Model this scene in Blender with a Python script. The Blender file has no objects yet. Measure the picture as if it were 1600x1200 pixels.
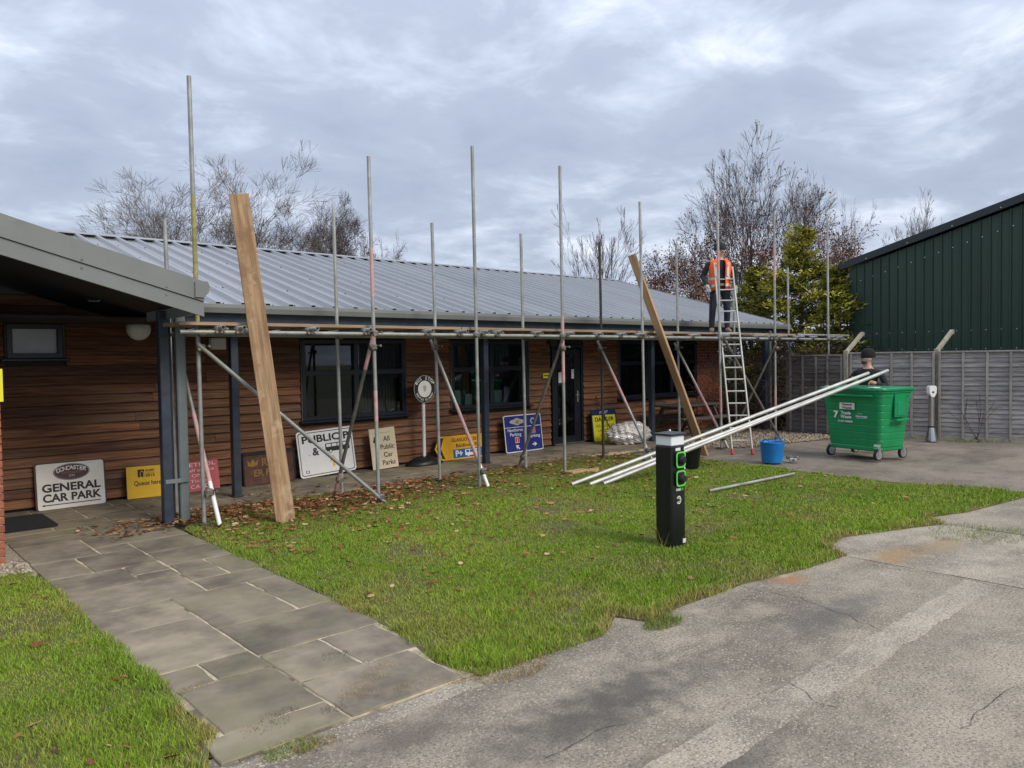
import bpy, bmesh, math, random
import numpy as np
from mathutils import Vector, Matrix
random.seed(7); rng = np.random.default_rng(11)
PI = math.pi; rad = math.radians
scene = bpy.context.scene
C = scene.collection

# ------------------------------------------------------------------ camera
CAM_AZ, CAM_PITCH, CAM_ROLL, CAM_F, CAM_H = rad(48), rad(1.9), 0.015, 1202.0, 1.85
Fw = Vector((math.cos(CAM_AZ)*math.cos(CAM_PITCH), math.sin(CAM_AZ)*math.cos(CAM_PITCH), -math.sin(CAM_PITCH)))
R0 = Vector((math.sin(CAM_AZ), -math.cos(CAM_AZ), 0)); U0 = R0.cross(Fw)
Rt = R0*math.cos(CAM_ROLL) - U0*math.sin(CAM_ROLL); Up = U0*math.cos(CAM_ROLL) + R0*math.sin(CAM_ROLL)
cam = bpy.data.cameras.new('camera'); camo = bpy.data.objects.new('camera', cam); C.objects.link(camo)
cam.sensor_fit = 'HORIZONTAL'; cam.sensor_width = 36; cam.lens = 36*CAM_F/1600; cam.clip_end = 2000; cam.clip_start = .05
m = Matrix.Identity(4)
for i in range(3): m[i][0], m[i][1], m[i][2], m[i][3] = Rt[i], Up[i], -Fw[i], (0, 0, CAM_H)[i]
camo.matrix_world = m; scene.camera = camo
CP = Vector((0, 0, CAM_H))
def ray(x, y): return Fw + Rt*((x-800)/CAM_F) - Up*((y-600)/CAM_F)
def gp(x, y, z=0.):                       # photo pixel -> ground
    d = ray(x, y); return CP + d*((z-CAM_H)/d.z)
def yp(x, y, Y):                          # photo pixel -> plane parallel to the facade
    d = ray(x, y); return CP + d*(Y/d.y)
def dp(x, y, depth): return CP + ray(x, y)*depth

# ------------------------------------------------------------------ world: overcast daylight
SUN_EL, SUN_DIR_AZ = rad(37), rad(-80)   # sun stands on the open side of the yard, behind the camera's right
w = bpy.data.worlds.new('World'); scene.world = w; w.use_nodes = True
nt = w.node_tree; N = nt.nodes; L = nt.links; N.clear()
def nd(t, **k):
    n = N.new(t)
    for a, v in k.items(): setattr(n, a, v)
    return n
def mth(op, a, b=None, c=None):
    n = nd('ShaderNodeMath', operation=op)
    for i, v in enumerate((a, b, c)):
        if v is None: continue
        if isinstance(v, (int, float)): n.inputs[i].default_value = v
        else: L.new(v, n.inputs[i])
    return n.outputs[0]
sky = nd('ShaderNodeTexSky', sky_type='NISHITA'); sky.sun_disc = False
sky.sun_elevation = SUN_EL; sky.sun_rotation = PI/2 - SUN_DIR_AZ
tc = nd('ShaderNodeTexCoord'); sp = nd('ShaderNodeSeparateXYZ'); L.new(tc.outputs['Generated'], sp.inputs[0])
zc = mth('MAXIMUM', sp.outputs[2], 0.0); den = mth('ADD', zc, 0.17)
cx = mth('DIVIDE', sp.outputs[0], den); cy = mth('DIVIDE', sp.outputs[1], den)
cmb = nd('ShaderNodeCombineXYZ'); L.new(cx, cmb.inputs[0]); L.new(cy, cmb.inputs[1])
n1 = nd('ShaderNodeTexNoise'); L.new(cmb.outputs[0], n1.inputs['Vector']); n1.inputs['Scale'].default_value = 0.8
n1.inputs['Detail'].default_value = 6; n1.inputs['Roughness'].default_value = .56; n1.inputs['Distortion'].default_value = .2
n2 = nd('ShaderNodeTexNoise'); L.new(cmb.outputs[0], n2.inputs['Vector']); n2.inputs['Scale'].default_value = 3.0
n2.inputs['Detail'].default_value = 5; n2.inputs['Roughness'].default_value = .6; n2.inputs['Distortion'].default_value = .35
cl = mth('MULTIPLY_ADD', n2.outputs[0], .52, mth('MULTIPLY', n1.outputs[0], .62))
rp = nd('ShaderNodeValToRGB'); L.new(cl, rp.inputs[0]); e = rp.color_ramp.elements
e[0].position = .40; e[0].color = (.33, .385, .495, 1); e[1].position = .76; e[1].color = (.84, .89, .98, 1)
x = rp.color_ramp.elements.new(.54); x.color = (.385, .44, .55, 1)
x = rp.color_ramp.elements.new(.62); x.color = (.50, .56, .68, 1)
# overcast luminance: brighter towards the zenith, a paler band low down
grad = mth('MULTIPLY_ADD', zc, .85, .92)
low = mth('MULTIPLY', mth('POWER', mth('SUBTRACT', 1.0, zc), 9.0), .22)
gsum = mth('ADD', grad, low)
mx = nd('ShaderNodeMix', data_type='RGBA', blend_type='MULTIPLY'); mx.inputs[0].default_value = 1
L.new(rp.outputs[0], mx.inputs[6]); cg = nd('ShaderNodeCombineXYZ')
for i in range(3): L.new(gsum, cg.inputs[i])
L.new(cg.outputs[0], mx.inputs[7])
bg1 = nd('ShaderNodeBackground'); L.new(mx.outputs[2], bg1.inputs[0]); bg1.inputs[1].default_value = .79
bg2 = nd('ShaderNodeBackground'); L.new(sky.outputs[0], bg2.inputs[0]); bg2.inputs[1].default_value = .05
ms = nd('ShaderNodeMixShader'); ms.inputs[0].default_value = .08
L.new(bg1.outputs[0], ms.inputs[1]); L.new(bg2.outputs[0], ms.inputs[2])
wo = nd('ShaderNodeOutputWorld'); L.new(ms.outputs[0], wo.inputs[0])
sl = bpy.data.lights.new('sun', 'SUN'); sl.energy = 1.5; sl.angle = rad(24); sl.color = (1, .90, .76)
so = bpy.data.objects.new('sun', sl); C.objects.link(so)
sd = Vector((math.cos(SUN_EL)*math.cos(SUN_DIR_AZ), math.cos(SUN_EL)*math.sin(SUN_DIR_AZ), math.sin(SUN_EL)))
so.rotation_euler = sd.to_track_quat('Z', 'Y').to_euler(); so.location = (0, -10, 20)
vs = scene.view_settings; vs.view_transform = 'Standard'; vs.look = 'None'; vs.exposure = 0.62; vs.gamma = 1
try: vs.use_curve_mapping = False
except Exception: pass

# ------------------------------------------------------------------ materials
def mat(name, col, rough=.6, metal=0., var=.15, scale=6., stretch=(1, 1, 1), bump=0., col2=None, rnd=0., spec=.5, detail=4, coat=0., ramp=(.35, .68), obj=False, emit=None):
    """principled; colour = noise mix of col*(1-var) and col2/col*(1+var), optional per-object random brightness"""
    M = bpy.data.materials.new(name); M.use_nodes = True; t = M.node_tree; ns, lk = t.nodes, t.links
    b = ns['Principled BSDF']; b.inputs['Roughness'].default_value = rough; b.inputs['Metallic'].default_value = metal
    b.inputs['Specular IOR Level'].default_value = spec
    if coat: b.inputs['Coat Weight'].default_value = coat; b.inputs['Coat Roughness'].default_value = .15
    c = Vector(col[:3]); a = c*(1-var); d = Vector(col2[:3]) if col2 else c*(1+var)
    if var == 0 and not col2 and not rnd:
        b.inputs['Base Color'].default_value = (*c, 1)
        if not bump: return M
    if obj:
        tcn = ns.new('ShaderNodeTexCoord'); src = tcn.outputs['Object']
    else:
        g = ns.new('ShaderNodeNewGeometry'); src = g.outputs['Position']
    mp = ns.new('ShaderNodeMapping'); lk.new(src, mp.inputs[0]); mp.inputs['Scale'].default_value = stretch
    if rnd:
        oi = ns.new('ShaderNodeObjectInfo'); ml = ns.new('ShaderNodeMath'); ml.operation = 'MULTIPLY'; ml.inputs[1].default_value = 37.
        lk.new(oi.outputs['Random'], ml.inputs[0]); cb = ns.new('ShaderNodeCombineXYZ')
        for i in range(3): lk.new(ml.outputs[0], cb.inputs[i])
        lk.new(cb.outputs[0], mp.inputs['Location'])
    n = ns.new('ShaderNodeTexNoise'); lk.new(mp.outputs[0], n.inputs['Vector']); n.inputs['Scale'].default_value = scale
    n.inputs['Detail'].default_value = detail; n.inputs['Roughness'].default_value = .62
    r = ns.new('ShaderNodeValToRGB'); lk.new(n.outputs[0], r.inputs[0]); el = r.color_ramp.elements
    el[0].position, el[1].position = ramp; el[0].color = (*a, 1); el[1].color = (*d, 1)
    out = r.outputs[0]
    if rnd:
        mr = ns.new('ShaderNodeMapRange'); lk.new(oi.outputs['Random'], mr.inputs[0]); mr.inputs[3].default_value = 1-rnd; mr.inputs[4].default_value = 1+rnd
        vm = ns.new('ShaderNodeVectorMath'); vm.operation = 'SCALE'; lk.new(out, vm.inputs[0]); lk.new(mr.outputs[0], vm.inputs['Scale']); out = vm.outputs[0]
    lk.new(out, b.inputs['Base Color'])
    if bump:
        bp = ns.new('ShaderNodeBump'); bp.inputs['Strength'].default_value = bump; bp.inputs['Distance'].default_value = .02
        lk.new(n.outputs[0], bp.inputs['Height']); lk.new(bp.outputs[0], b.inputs['Normal'])
    return M
def layer(M, col, scale, lo, hi, amt=1., stretch=(1, 1, 1), detail=5, off=0.):
    """adds a further noise-masked colour over a material's base colour (stains, lichen, worn paint)"""
    t = M.node_tree; ns, lk = t.nodes, t.links; b = ns['Principled BSDF']; s = b.inputs['Base Color']
    g = ns.new('ShaderNodeNewGeometry'); mp = ns.new('ShaderNodeMapping'); lk.new(g.outputs['Position'], mp.inputs[0]); mp.inputs['Scale'].default_value = stretch
    mp.inputs['Location'].default_value = (off, off*1.7, off*.3)
    n = ns.new('ShaderNodeTexNoise'); lk.new(mp.outputs[0], n.inputs['Vector']); n.inputs['Scale'].default_value = scale; n.inputs['Detail'].default_value = detail; n.inputs['Roughness'].default_value = .65
    mr = ns.new('ShaderNodeMapRange'); lk.new(n.outputs[0], mr.inputs[0]); mr.inputs[1].default_value = lo; mr.inputs[2].default_value = hi; mr.inputs[4].default_value = amt
    mxx = ns.new('ShaderNodeMix'); mxx.data_type = 'RGBA'; lk.new(mr.outputs[0], mxx.inputs[0]); mxx.inputs[7].default_value = (*col, 1)
    if s.links: lk.new(s.links[0].from_socket, mxx.inputs[6])
    else: mxx.inputs[6].default_value = s.default_value
    lk.new(mxx.outputs[2], s); return M
def glass(name, tint=(.9, .95, 1)):
    M = bpy.data.materials.new(name); M.use_nodes = True; t = M.node_tree; ns, lk = t.nodes, t.links; ns.clear()
    fr = ns.new('ShaderNodeFresnel'); fr.inputs[0].default_value = 1.5
    tr = ns.new('ShaderNodeBsdfTransparent'); tr.inputs[0].default_value = (.55, .6, .62, 1)
    gl = ns.new('ShaderNodeBsdfGlossy'); gl.inputs['Roughness'].default_value = .02; gl.inputs[0].default_value = (.85, .88, .92, 1)
    mxs = ns.new('ShaderNodeMixShader'); o = ns.new('ShaderNodeOutputMaterial')
    lk.new(fr.outputs[0], mxs.inputs[0]); lk.new(tr.outputs[0], mxs.inputs[1]); lk.new(gl.outputs[0], mxs.inputs[2]); lk.new(mxs.outputs[0], o.inputs[0]); return M
def attrmat(name, rough=.6, spec=.3, transl=0.):
    M = bpy.data.materials.new(name); M.use_nodes = True; t = M.node_tree; b = t.nodes['Principled BSDF']
    a = t.nodes.new('ShaderNodeAttribute'); a.attribute_name = 'col'; t.links.new(a.outputs['Color'], b.inputs['Base Color'])
    b.inputs['Roughness'].default_value = rough; b.inputs['Specular IOR Level'].default_value = spec
    return M
G = {}
G['clad'] = layer(mat('cedar_board', (.18, .068, .030), .75, var=.5, scale=4.5, stretch=(.45, 6, 10), rnd=.36, bump=.35, col2=(.30, .135, .063), detail=8), (.25, .175, .12), 1.6, .5, .72, .5, stretch=(.3, 2, 2.5))
layer(G['clad'], (.045, .02, .014), 2.2, .56, .74, .7, stretch=(.35, 3, 5), off=3.)
G['navy'] = mat('navy_steel', (.030, .042, .062), .45, var=.25, scale=9)
G['frame'] = mat('window_frame_dark', (.012, .016, .024), .35, var=.2)
G['trim'] = layer(mat('grey_green_trim', (.185, .20, .19), .45, var=.07, scale=2.5), (.12, .13, .12), 3, .6, .8, .35)
G['pipe'] = mat('grey_downpipe', (.17, .20, .205), .45, var=.08)
G['roof'] = mat('metal_roof', (.365, .37, .375), .30, .5, var=.08, scale=1.2, stretch=(2, .4, .4), rnd=.04)
G['roofgap'] = mat('ridge_filler', (.02, .02, .022), .8, var=.1)
G['black'] = mat('black_plastic', (.012, .013, .014), .45, var=.2)
G['soffit'] = mat('dark_soffit', (.022, .02, .019), .7, var=.2)
G['brick'] = mat('red_brick', (.33, .105, .055), .85, var=.3, scale=14, rnd=.28, bump=.3, col2=(.42, .15, .08))
G['mortar'] = mat('mortar', (.42, .38, .33), .95, var=.15, scale=20)
G['slab'] = layer(layer(mat('stone_flag', (.235, .20, .145), .85, var=.32, scale=2.4, rnd=.18, bump=.25, col2=(.33, .275, .20), detail=9), (.25, .235, .12), .9, .48, .68, .6), (.095, .078, .066), 1.5, .52, .72, .8, off=5.)
layer(G['slab'], (.34, .32, .27), 30, .66, .76, .5)
G['joint'] = layer(mat('mortar_joint', (.56, .47, .32), .95, var=.2, scale=15), (.10, .09, .06), 1.8, .46, .6, .9)
def concrete(name, c):
    M = mat(name, c, .9, var=.34, scale=1.3, rnd=.06, bump=.0, detail=11)
    layer(M, (c[0]*.40, c[1]*.385, c[2]*.37), .75, .47, .64, .75, stretch=(.7, 1.3, 1), off=2., detail=8); layer(M, (c[0]*1.45, c[1]*1.42, c[2]*1.36), 1.4, .52, .66, .65, stretch=(.6, 1.5, 1), off=21., detail=9)
    layer(M, (c[0]*.45, c[1]*.45, c[2]*.47), 55, .53, .57, .75, detail=4)
    layer(M, (c[0]*1.75, c[1]*1.72, c[2]*1.62), 75, .57, .61, .8, off=9., detail=4)
    layer(M, (c[0]*1.35, c[1]*1.34, c[2]*1.3), 3.3, .52, .68, .6, off=13., detail=8)
    layer(M, (c[0]*.45, c[1]*.45, c[2]*.45), 5, .60, .72, .45, off=4.)
    t = M.node_tree; b = t.nodes['Principled BSDF']; n = t.nodes.new('ShaderNodeTexNoise'); n.inputs['Scale'].default_value = 60; n.inputs['Detail'].default_value = 4
    g = t.nodes.new('ShaderNodeNewGeometry'); t.links.new(g.outputs['Position'], n.inputs['Vector']); bp = t.nodes.new('ShaderNodeBump'); bp.inputs['Strength'].default_value = .9; bp.inputs['Distance'].default_value = .012
    t.links.new(n.outputs[0], bp.inputs['Height']); t.links.new(bp.outputs[0], b.inputs['Normal']); return M
G['conc'] = concrete('yard_concrete', (.315, .272, .21))
G['conc_light'] = concrete('pale_concrete', (.385, .337, .265))
G['conc_bay'] = concrete('stained_concrete', (.365, .32, .25))
def spot(M, c_, rx, ry, col, amt=.85):
    t = M.node_tree; ns, lk = t.nodes, t.links; b = ns['Principled BSDF']; s_ = b.inputs['Base Color']; g = ns.new('ShaderNodeNewGeometry'); mp = ns.new('ShaderNodeMapping'); mp.vector_type = 'TEXTURE'; lk.new(g.outputs['Position'], mp.inputs[0]); mp.inputs['Location'].default_value = (c_[0], c_[1], 0); mp.inputs['Scale'].default_value = (rx, ry, 1)
    ln = ns.new('ShaderNodeVectorMath'); ln.operation = 'LENGTH'; lk.new(mp.outputs[0], ln.inputs[0]); n = ns.new('ShaderNodeTexNoise'); n.inputs['Scale'].default_value = 7; n.inputs['Detail'].default_value = 6; lk.new(g.outputs['Position'], n.inputs['Vector'])
    ad = ns.new('ShaderNodeMath'); ad.operation = 'MULTIPLY_ADD'; lk.new(n.outputs[0], ad.inputs[0]); ad.inputs[1].default_value = 1.5; lk.new(ln.outputs['Value'], ad.inputs[2]); mr = ns.new('ShaderNodeMapRange'); lk.new(ad.outputs[0], mr.inputs[0]); mr.inputs[1].default_value = 1.75; mr.inputs[2].default_value = .95; mr.inputs[3].default_value = 0; mr.inputs[4].default_value = amt
    mxx = ns.new('ShaderNodeMix'); mxx.data_type = 'RGBA'; lk.new(mr.outputs[0], mxx.inputs[0]); lk.new(s_.links[0].from_socket, mxx.inputs[6]); mxx.inputs[7].default_value = (*col, 1); lk.new(mxx.outputs[2], s_)
for px_, py_, rx_, ry_, col_, mm_ in ((1235, 905, .26, .16, (.40, .19, .07), 'conc'), (1225, 900, .14, .07, (.55, .43, .27), 'conc'), (1400, 868, .5, .22, (.37, .23, .10), 'conc_bay'), (1470, 852, .45, .2, (.36, .25, .13), 'conc_bay'), (980, 1080, .8, .35, (.10, .088, .074), 'conc'), (900, 1130, .9, .3, (.10, .088, .074), 'conc'), (1120, 1190, .7, .3, (.10, .088, .074), 'conc'), (1300, 960, .9, .25, (.14, .125, .11), 'conc'), (640, 1150, .5, .22, (.13, .105, .085), 'conc')):
    spot(G[mm_], gp(px_, py_), rx_, ry_, col_, .75)
G['asphalt'] = concrete('drive_surface', (.235, .198, .155))
G['rust'] = layer(mat('rust_stain', (.30, .17, .08), .95, var=.3, scale=8), (.27, .24, .2), 3., .42, .6, .9)
G['soil'] = layer(mat('lawn_soil', (.10, .105, .03), .95, var=.4, scale=9, col2=(.16, .17, .045), detail=8), (.12, .085, .045), 2.5, .45, .62, .8)
G['field'] = mat('rough_ground', (.10, .11, .05), .95, var=.35, scale=.8)
G['galv'] = layer(mat('galvanised_tube', (.36, .37, .35), .5, .35, var=.22, scale=5, rnd=.14, detail=6), (.25, .23, .16), 2.2, .55, .7, .6)
G['galv_black'] = mat('blackened_tube', (.06, .057, .05), .6, .3, var=.3, scale=6)
G['galv_dark'] = mat('dark_tube', (.20, .19, .165), .6, .3, var=.3, scale=6)
G['yellow_tube'] = mat('yellow_paint', (.33, .29, .10), .6, var=.3, scale=12)
G['pink'] = layer(mat('pink_paint', (.60, .34, .33), .6, var=.15, scale=10), (.38, .36, .33), 9, .5, .62, .8)
G['alu'] = mat('aluminium_tube', (.52, .52, .48), .45, .3, var=.2, scale=4, rnd=.05)
G['coupler'] = mat('coupler_steel', (.22, .2, .17), .5, .6, var=.4, scale=30)
def wood(name, a, b2, st=(1, 1, .1), sc=6):
    M = mat(name, a, .75, var=.28, scale=sc, stretch=st, col2=b2, bump=.15, detail=7, obj=True, rnd=.06); return M
G['plank'] = layer(layer(wood('scaffold_plank', (.36, .215, .11), (.54, .36, .20), (5, 5, .3), 5), (.22, .12, .06), 3.2, .52, .66, .75, detail=7), (.66, .50, .33), 4, .60, .72, .6, off=7.)
G['plank_new'] = wood('new_plank', (.50, .30, .15), (.66, .43, .23), (5, 5, .3))
G['deck'] = mat('deck_board', (.34, .24, .16), .8, var=.3, scale=4, stretch=(.3, 5, 5), rnd=.15)
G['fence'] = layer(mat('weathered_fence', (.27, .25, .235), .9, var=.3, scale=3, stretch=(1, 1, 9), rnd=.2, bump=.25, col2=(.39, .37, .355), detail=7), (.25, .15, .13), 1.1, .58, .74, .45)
G['fence_dark'] = mat('older_dark_fence', (.15, .135, .125), .9, var=.3, scale=3, stretch=(1, 1, 9), rnd=.2, bump=.2)  # darker timber colour of the older panel and its post
G['batten'] = mat('fence_batten', (.30, .28, .25), .9, var=.25, scale=6, stretch=(4, 4, .6), rnd=.12)
G['concpost'] = layer(mat('concrete_post', (.36, .33, .26), .9, var=.2, scale=10, bump=.2), (.2, .2, .12), 6, .5, .7, .6)
G['shed'] = mat('green_cladding', (.017, .047, .028), .45, var=.14, scale=1.3, stretch=(1, 1, .3), rnd=.06)
G['shedtrim'] = mat('green_trim', (.014, .024, .024), .4, var=.1)
G['screw'] = mat('screw_head', (.6, .62, .62), .35, .6, var=.1)
G['bark'] = mat('bark', (.10, .078, .062), .95, var=.35, scale=20)
G['twig'] = mat('twigs', (.085, .060, .052), .95, var=.35, scale=3)
G['twig_red'] = mat('birch_twigs', (.075, .048, .045), .95, var=.3, scale=3)
G['twig_pale'] = mat('pale_twigs', (.16, .125, .11), .95, var=.3, scale=3)
G['bin'] = mat('green_bin_plastic', (.006, .27, .088), .38, var=.10, scale=3, spec=.5)
layer(G['bin'], (.03, .12, .06), 5, .52, .72, .5, stretch=(1, 1, .35)); layer(G['bin'], (.05, .26, .13), 22, .62, .72, .5)
G['bin_lid'] = mat('green_lid_plastic', (.015, .27, .115), .33, var=.08, scale=3)
G['rubber'] = mat('rubber', (.015, .015, .015), .7, var=.2)
G['chrome'] = mat('zinc_metal', (.6, .61, .62), .3, .8, var=.1)
G['steel'] = mat('stainless', (.50, .50, .49), .25, .9, var=.08)
G['white'] = mat('white_paint', (.86, .86, .85), .45, var=.03)
G['dirtywhite'] = layer(mat('weathered_white', (.80, .78, .73), .5, var=.05, scale=4), (.40, .36, .30), 7, .62, .8, .5)
G['cream'] = mat('cream_board', (.70, .60, .42), .55, var=.06, scale=5)
G['yellow'] = mat('sign_yellow', (.85, .52, .015), .45, var=.04)
G['lemon'] = mat('lemon_yellow', (.80, .74, .03), .45, var=.05)
G['amber'] = mat('amber_yellow', (.85, .44, .02), .4, var=.04)
G['signblue'] = mat('sign_blue', (.022, .035, .22), .4, var=.06)
G['panelblue'] = mat('panel_blue', (.01, .13, .36), .4, var=.05)
G['headblue'] = mat('head_blue', (.012, .03, .10), .4, var=.1)
G['signred'] = mat('faded_red', (.60, .12, .135), .5, var=.12, scale=5)
G['red'] = mat('red', (.62, .03, .05), .5, var=.05)
G['ink'] = mat('black_ink', (.018, .017, .018), .5, var=0)
G['maroon'] = mat('maroon', (.075, .03, .04), .5, var=.1)
G['gold'] = mat('dull_gold', (.36, .2, .04), .6, var=.2)
G['rustsign'] = layer(mat('rusty_signboard', (.10, .045, .03), .7, var=.4, scale=5), (.22, .12, .07), 4, .5, .7, .6)
G['emblem'] = mat('emblem_silver', (.5, .52, .48), .4, var=.15, scale=40)
G['lime'] = mat('lime_ring', (.10, .70, .05), .4, var=0)
G['charger'] = mat('charger_black', (.008, .010, .012), .3, var=.15, scale=4)
G['opal'] = mat('opal_diffuser', (.80, .83, .86), .3, var=.02)
G['darkgrey'] = mat('dark_grey_cap', (.03, .034, .035), .4, var=.1)
G['bucket'] = mat('blue_rubber', (.01, .20, .55), .5, var=.1)
G['oldtimber'] = mat('old_timber', (.10, .085, .07), .9, var=.3, scale=5, stretch=(.5, 5, 5), rnd=.15)
G['wrap'] = None
G['hivis'] = mat('hivis_orange', (.95, .14, .015), .6, var=.06, scale=12, bump=.3)
G['reflect'] = mat('reflective_tape', (.60, .60, .58), .3, var=.1)
G['jacket'] = mat('black_jacket', (.016, .016, .019), .85, var=.4, scale=14, bump=.3)
G['jeans'] = mat('dark_trousers', (.014, .018, .030), .85, var=.4, scale=12, bump=.3)
G['skin'] = mat('skin', (.56, .31, .23), .5, var=.08, scale=20)
G['hat_green'] = mat('dark_green_knit', (.012, .035, .035), .95, var=.3, scale=60, bump=.5)
G['hat_black'] = mat('black_knit', (.012, .012, .013), .95, var=.3, scale=60, bump=.5)
G['boot'] = mat('tan_boot', (.26, .19, .13), .7, var=.2, scale=20)
G['glove'] = mat('work_glove', (.42, .42, .40), .8, var=.3, scale=30)
G['tshirt'] = mat('pale_shirt', (.6, .6, .6), .8, var=.05)
G['paper'] = mat('paper', (.72, .72, .70), .7, var=.04)
G['interior'] = mat('interior_wall', (.30, .25, .17), .9, var=.1)
G['curtain'] = mat('curtain', (.33, .27, .2), .9, var=.2, scale=8, stretch=(6, 1, .2))
G['mat'] = mat('door_mat', (.014, .015, .02), .95, var=.3, scale=60, bump=.5)
G['glass'] = glass('window_glass')
G['frosted'] = mat('frosted_glass', (.45, .50, .58), .25, var=.1, scale=2)
G['gravel'] = mat('gravel_stone', (.36, .29, .21), .9, var=.4, scale=25, col2=(.5, .44, .36))
G['leaf'] = attrmat('fallen_leaf', .8, .2); G['grass'] = attrmat('grass_blade', .55, .25)
G['conifer'] = attrmat('conifer_spray', .6, .25); G['brownleaf'] = attrmat('dry_leaf', .8, .2)
M = bpy.data.materials.new('clear_wrap'); M.use_nodes = True; b = M.node_tree.nodes['Principled BSDF']
b.inputs['Base Color'].default_value = (.80, .76, .72, 1); b.inputs['Roughness'].default_value = .16; b.inputs['Transmission Weight'].default_value = .12; b.inputs['Coat Weight'].default_value = 1.
G['wrap'] = M

# ------------------------------------------------------------------ helpers
def tag(o, label=None, cat=None, group=None, kind=None):
    if label: o['label'] = label
    if cat: o['category'] = cat
    if group: o['group'] = group
    if kind: o['kind'] = kind
    return o
def thing(name, label, cat, loc=(0, 0, 0), rz=0., group=None):
    o = bpy.data.objects.new(name, None); o.empty_display_size = .1; C.objects.link(o); o.location = loc; o.rotation_euler = (0, 0, rz)
    return tag(o, label, cat, group)
def link(name, me, parent=None):
    o = bpy.data.objects.new(name, me); C.objects.link(o)
    if parent is not None: o.parent = parent
    return o
class MB:
    def __init__(s): s.v = []; s.f = []; s.sm = []; s.mi = []; s.cur = 0
    def add(s, vs, fs, smooth=False):
        n = len(s.v); s.v += [tuple(v) for v in vs]; s.f += [tuple(i+n for i in f) for f in fs]; s.sm += [smooth]*len(fs); s.mi += [s.cur]*len(fs); return s
    def box(s, c, d, R=None):
        vs = [Vector((sx*d[0]/2, sy*d[1]/2, sz*d[2]/2)) for sx in (-1, 1) for sy in (-1, 1) for sz in (-1, 1)]
        if R is not None: vs = [R @ v for v in vs]
        vs = [v+Vector(c) for v in vs]
        return s.add(vs, [(0, 1, 3, 2), (4, 6, 7, 5), (0, 4, 5, 1), (2, 3, 7, 6), (0, 2, 6, 4), (1, 5, 7, 3)])
    def bev(s, c, d, b=.004, R=None):          # box with chamfered edges
        x, y, z = d[0]/2, d[1]/2, d[2]/2; b = min(b, x*.45, y*.45, z*.45); bm = bmesh.new(); bmesh.ops.create_cube(bm, size=1)
        for v in bm.verts: v.co = Vector((v.co.x*d[0], v.co.y*d[1], v.co.z*d[2]))
        bmesh.ops.bevel(bm, geom=bm.edges[:], offset=b, segments=1, affect='EDGES'); vs = [v.co.copy() for v in bm.verts]
        if R is not None: vs = [R @ v for v in vs]
        vs = [v+Vector(c) for v in vs]; fs = [tuple(v.index for v in f.verts) for f in bm.faces]; bm.free(); return s.add(vs, fs)
    def tube(s, p0, p1, r, n=10, r1=None, cap=True, hollow=0.):
        p0, p1 = Vector(p0), Vector(p1); d = (p1-p0).normalized(); a = d.orthogonal().normalized(); b2 = d.cross(a); r1 = r if r1 is None else r1
        vs = []
        for p, q in ((p0, r), (p1, r1)): vs += [p+(a*math.cos(2*PI*i/n)+b2*math.sin(2*PI*i/n))*q for i in range(n)]
        s.add(vs, [(i, (i+1) % n, n+(i+1) % n, n+i) for i in range(n)], True)
        if hollow:
            for p, q, sg in ((p0, r, 1), (p1, r1, -1)):
                vs = [p+(a*math.cos(2*PI*i/n)+b2*math.sin(2*PI*i/n))*q for i in range(n)]+[p+(a*math.cos(2*PI*i/n)+b2*math.sin(2*PI*i/n))*q*hollow for i in range(n)]+[p+d*sg*.12+(a*math.cos(2*PI*i/n)+b2*math.sin(2*PI*i/n))*q*hollow for i in range(n)]
                s.add(vs, [(i, (i+1) % n, n+(i+1) % n, n+i) for i in range(n)]+[(n+i, n+(i+1) % n, 2*n+(i+1) % n, 2*n+i) for i in range(n)]+[tuple(range(2*n, 3*n))])
        elif cap: s.add(vs, [tuple(reversed(range(n))), tuple(range(n, 2*n))])
        return s
    def path(s, pts, r, n=8):
        for a, b2 in zip(pts[:-1], pts[1:]): s.tube(a, b2, r, n)
        return s
    def lathe(s, prof, n=20, c=(0, 0, 0), smooth=True):
        c = Vector(c); vs = [c+Vector((r*math.cos(2*PI*i/n), r*math.sin(2*PI*i/n), z)) for r, z in prof for i in range(n)]
        fs = [(j*n+i, j*n+(i+1) % n, (j+1)*n+(i+1) % n, (j+1)*n+i) for j in range(len(prof)-1) for i in range(n)]
        s.add(vs, fs, smooth); k = len(prof)-1
        s.add(vs, [tuple(reversed(range(n))), tuple(range(k*n, k*n+n))]); return s
    def prism(s, poly, y0, y1):                # polygon in XZ, extruded along Y
        n = len(poly); vs = [(p[0], y0, p[1]) for p in poly]+[(p[0], y1, p[1]) for p in poly]
        return s.add(vs, [tuple(range(n)), tuple(reversed(range(n, 2*n)))]+[(i, n+i, n+(i+1) % n, (i+1) % n) for i in range(n)])
    def prismz(s, poly, z0, z1):               # polygon in XY, extruded along Z
        n = len(poly); vs = [(p[0], p[1], z0) for p in poly]+[(p[0], p[1], z1) for p in poly]
        return s.add(vs, [tuple(reversed(range(n))), tuple(range(n, 2*n))]+[(i, (i+1) % n, n+(i+1) % n, n+i) for i in range(n)])
    def mesh(s, name, mats):
        me = bpy.data.meshes.new(name); me.from_pydata(s.v, [], s.f); mats = mats if isinstance(mats, (list, tuple)) else [mats]
        for q in mats: me.materials.append(q)
        me.polygons.foreach_set('use_smooth', s.sm); me.polygons.foreach_set('material_index', s.mi); me.update()
        bm = bmesh.new(); bm.from_mesh(me); bmesh.ops.recalc_face_normals(bm, faces=bm.faces[:]); bm.to_mesh(me); bm.free(); return me
    def build(s, name, mats, parent=None): return link(name, s.mesh(name, mats), parent)
def box(name, c, d, mt, parent=None, R=None, b=0): 
    q = MB(); q.bev(c, d, b, R) if b else q.box(c, d, R); return q.build(name, mt, parent)
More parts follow.
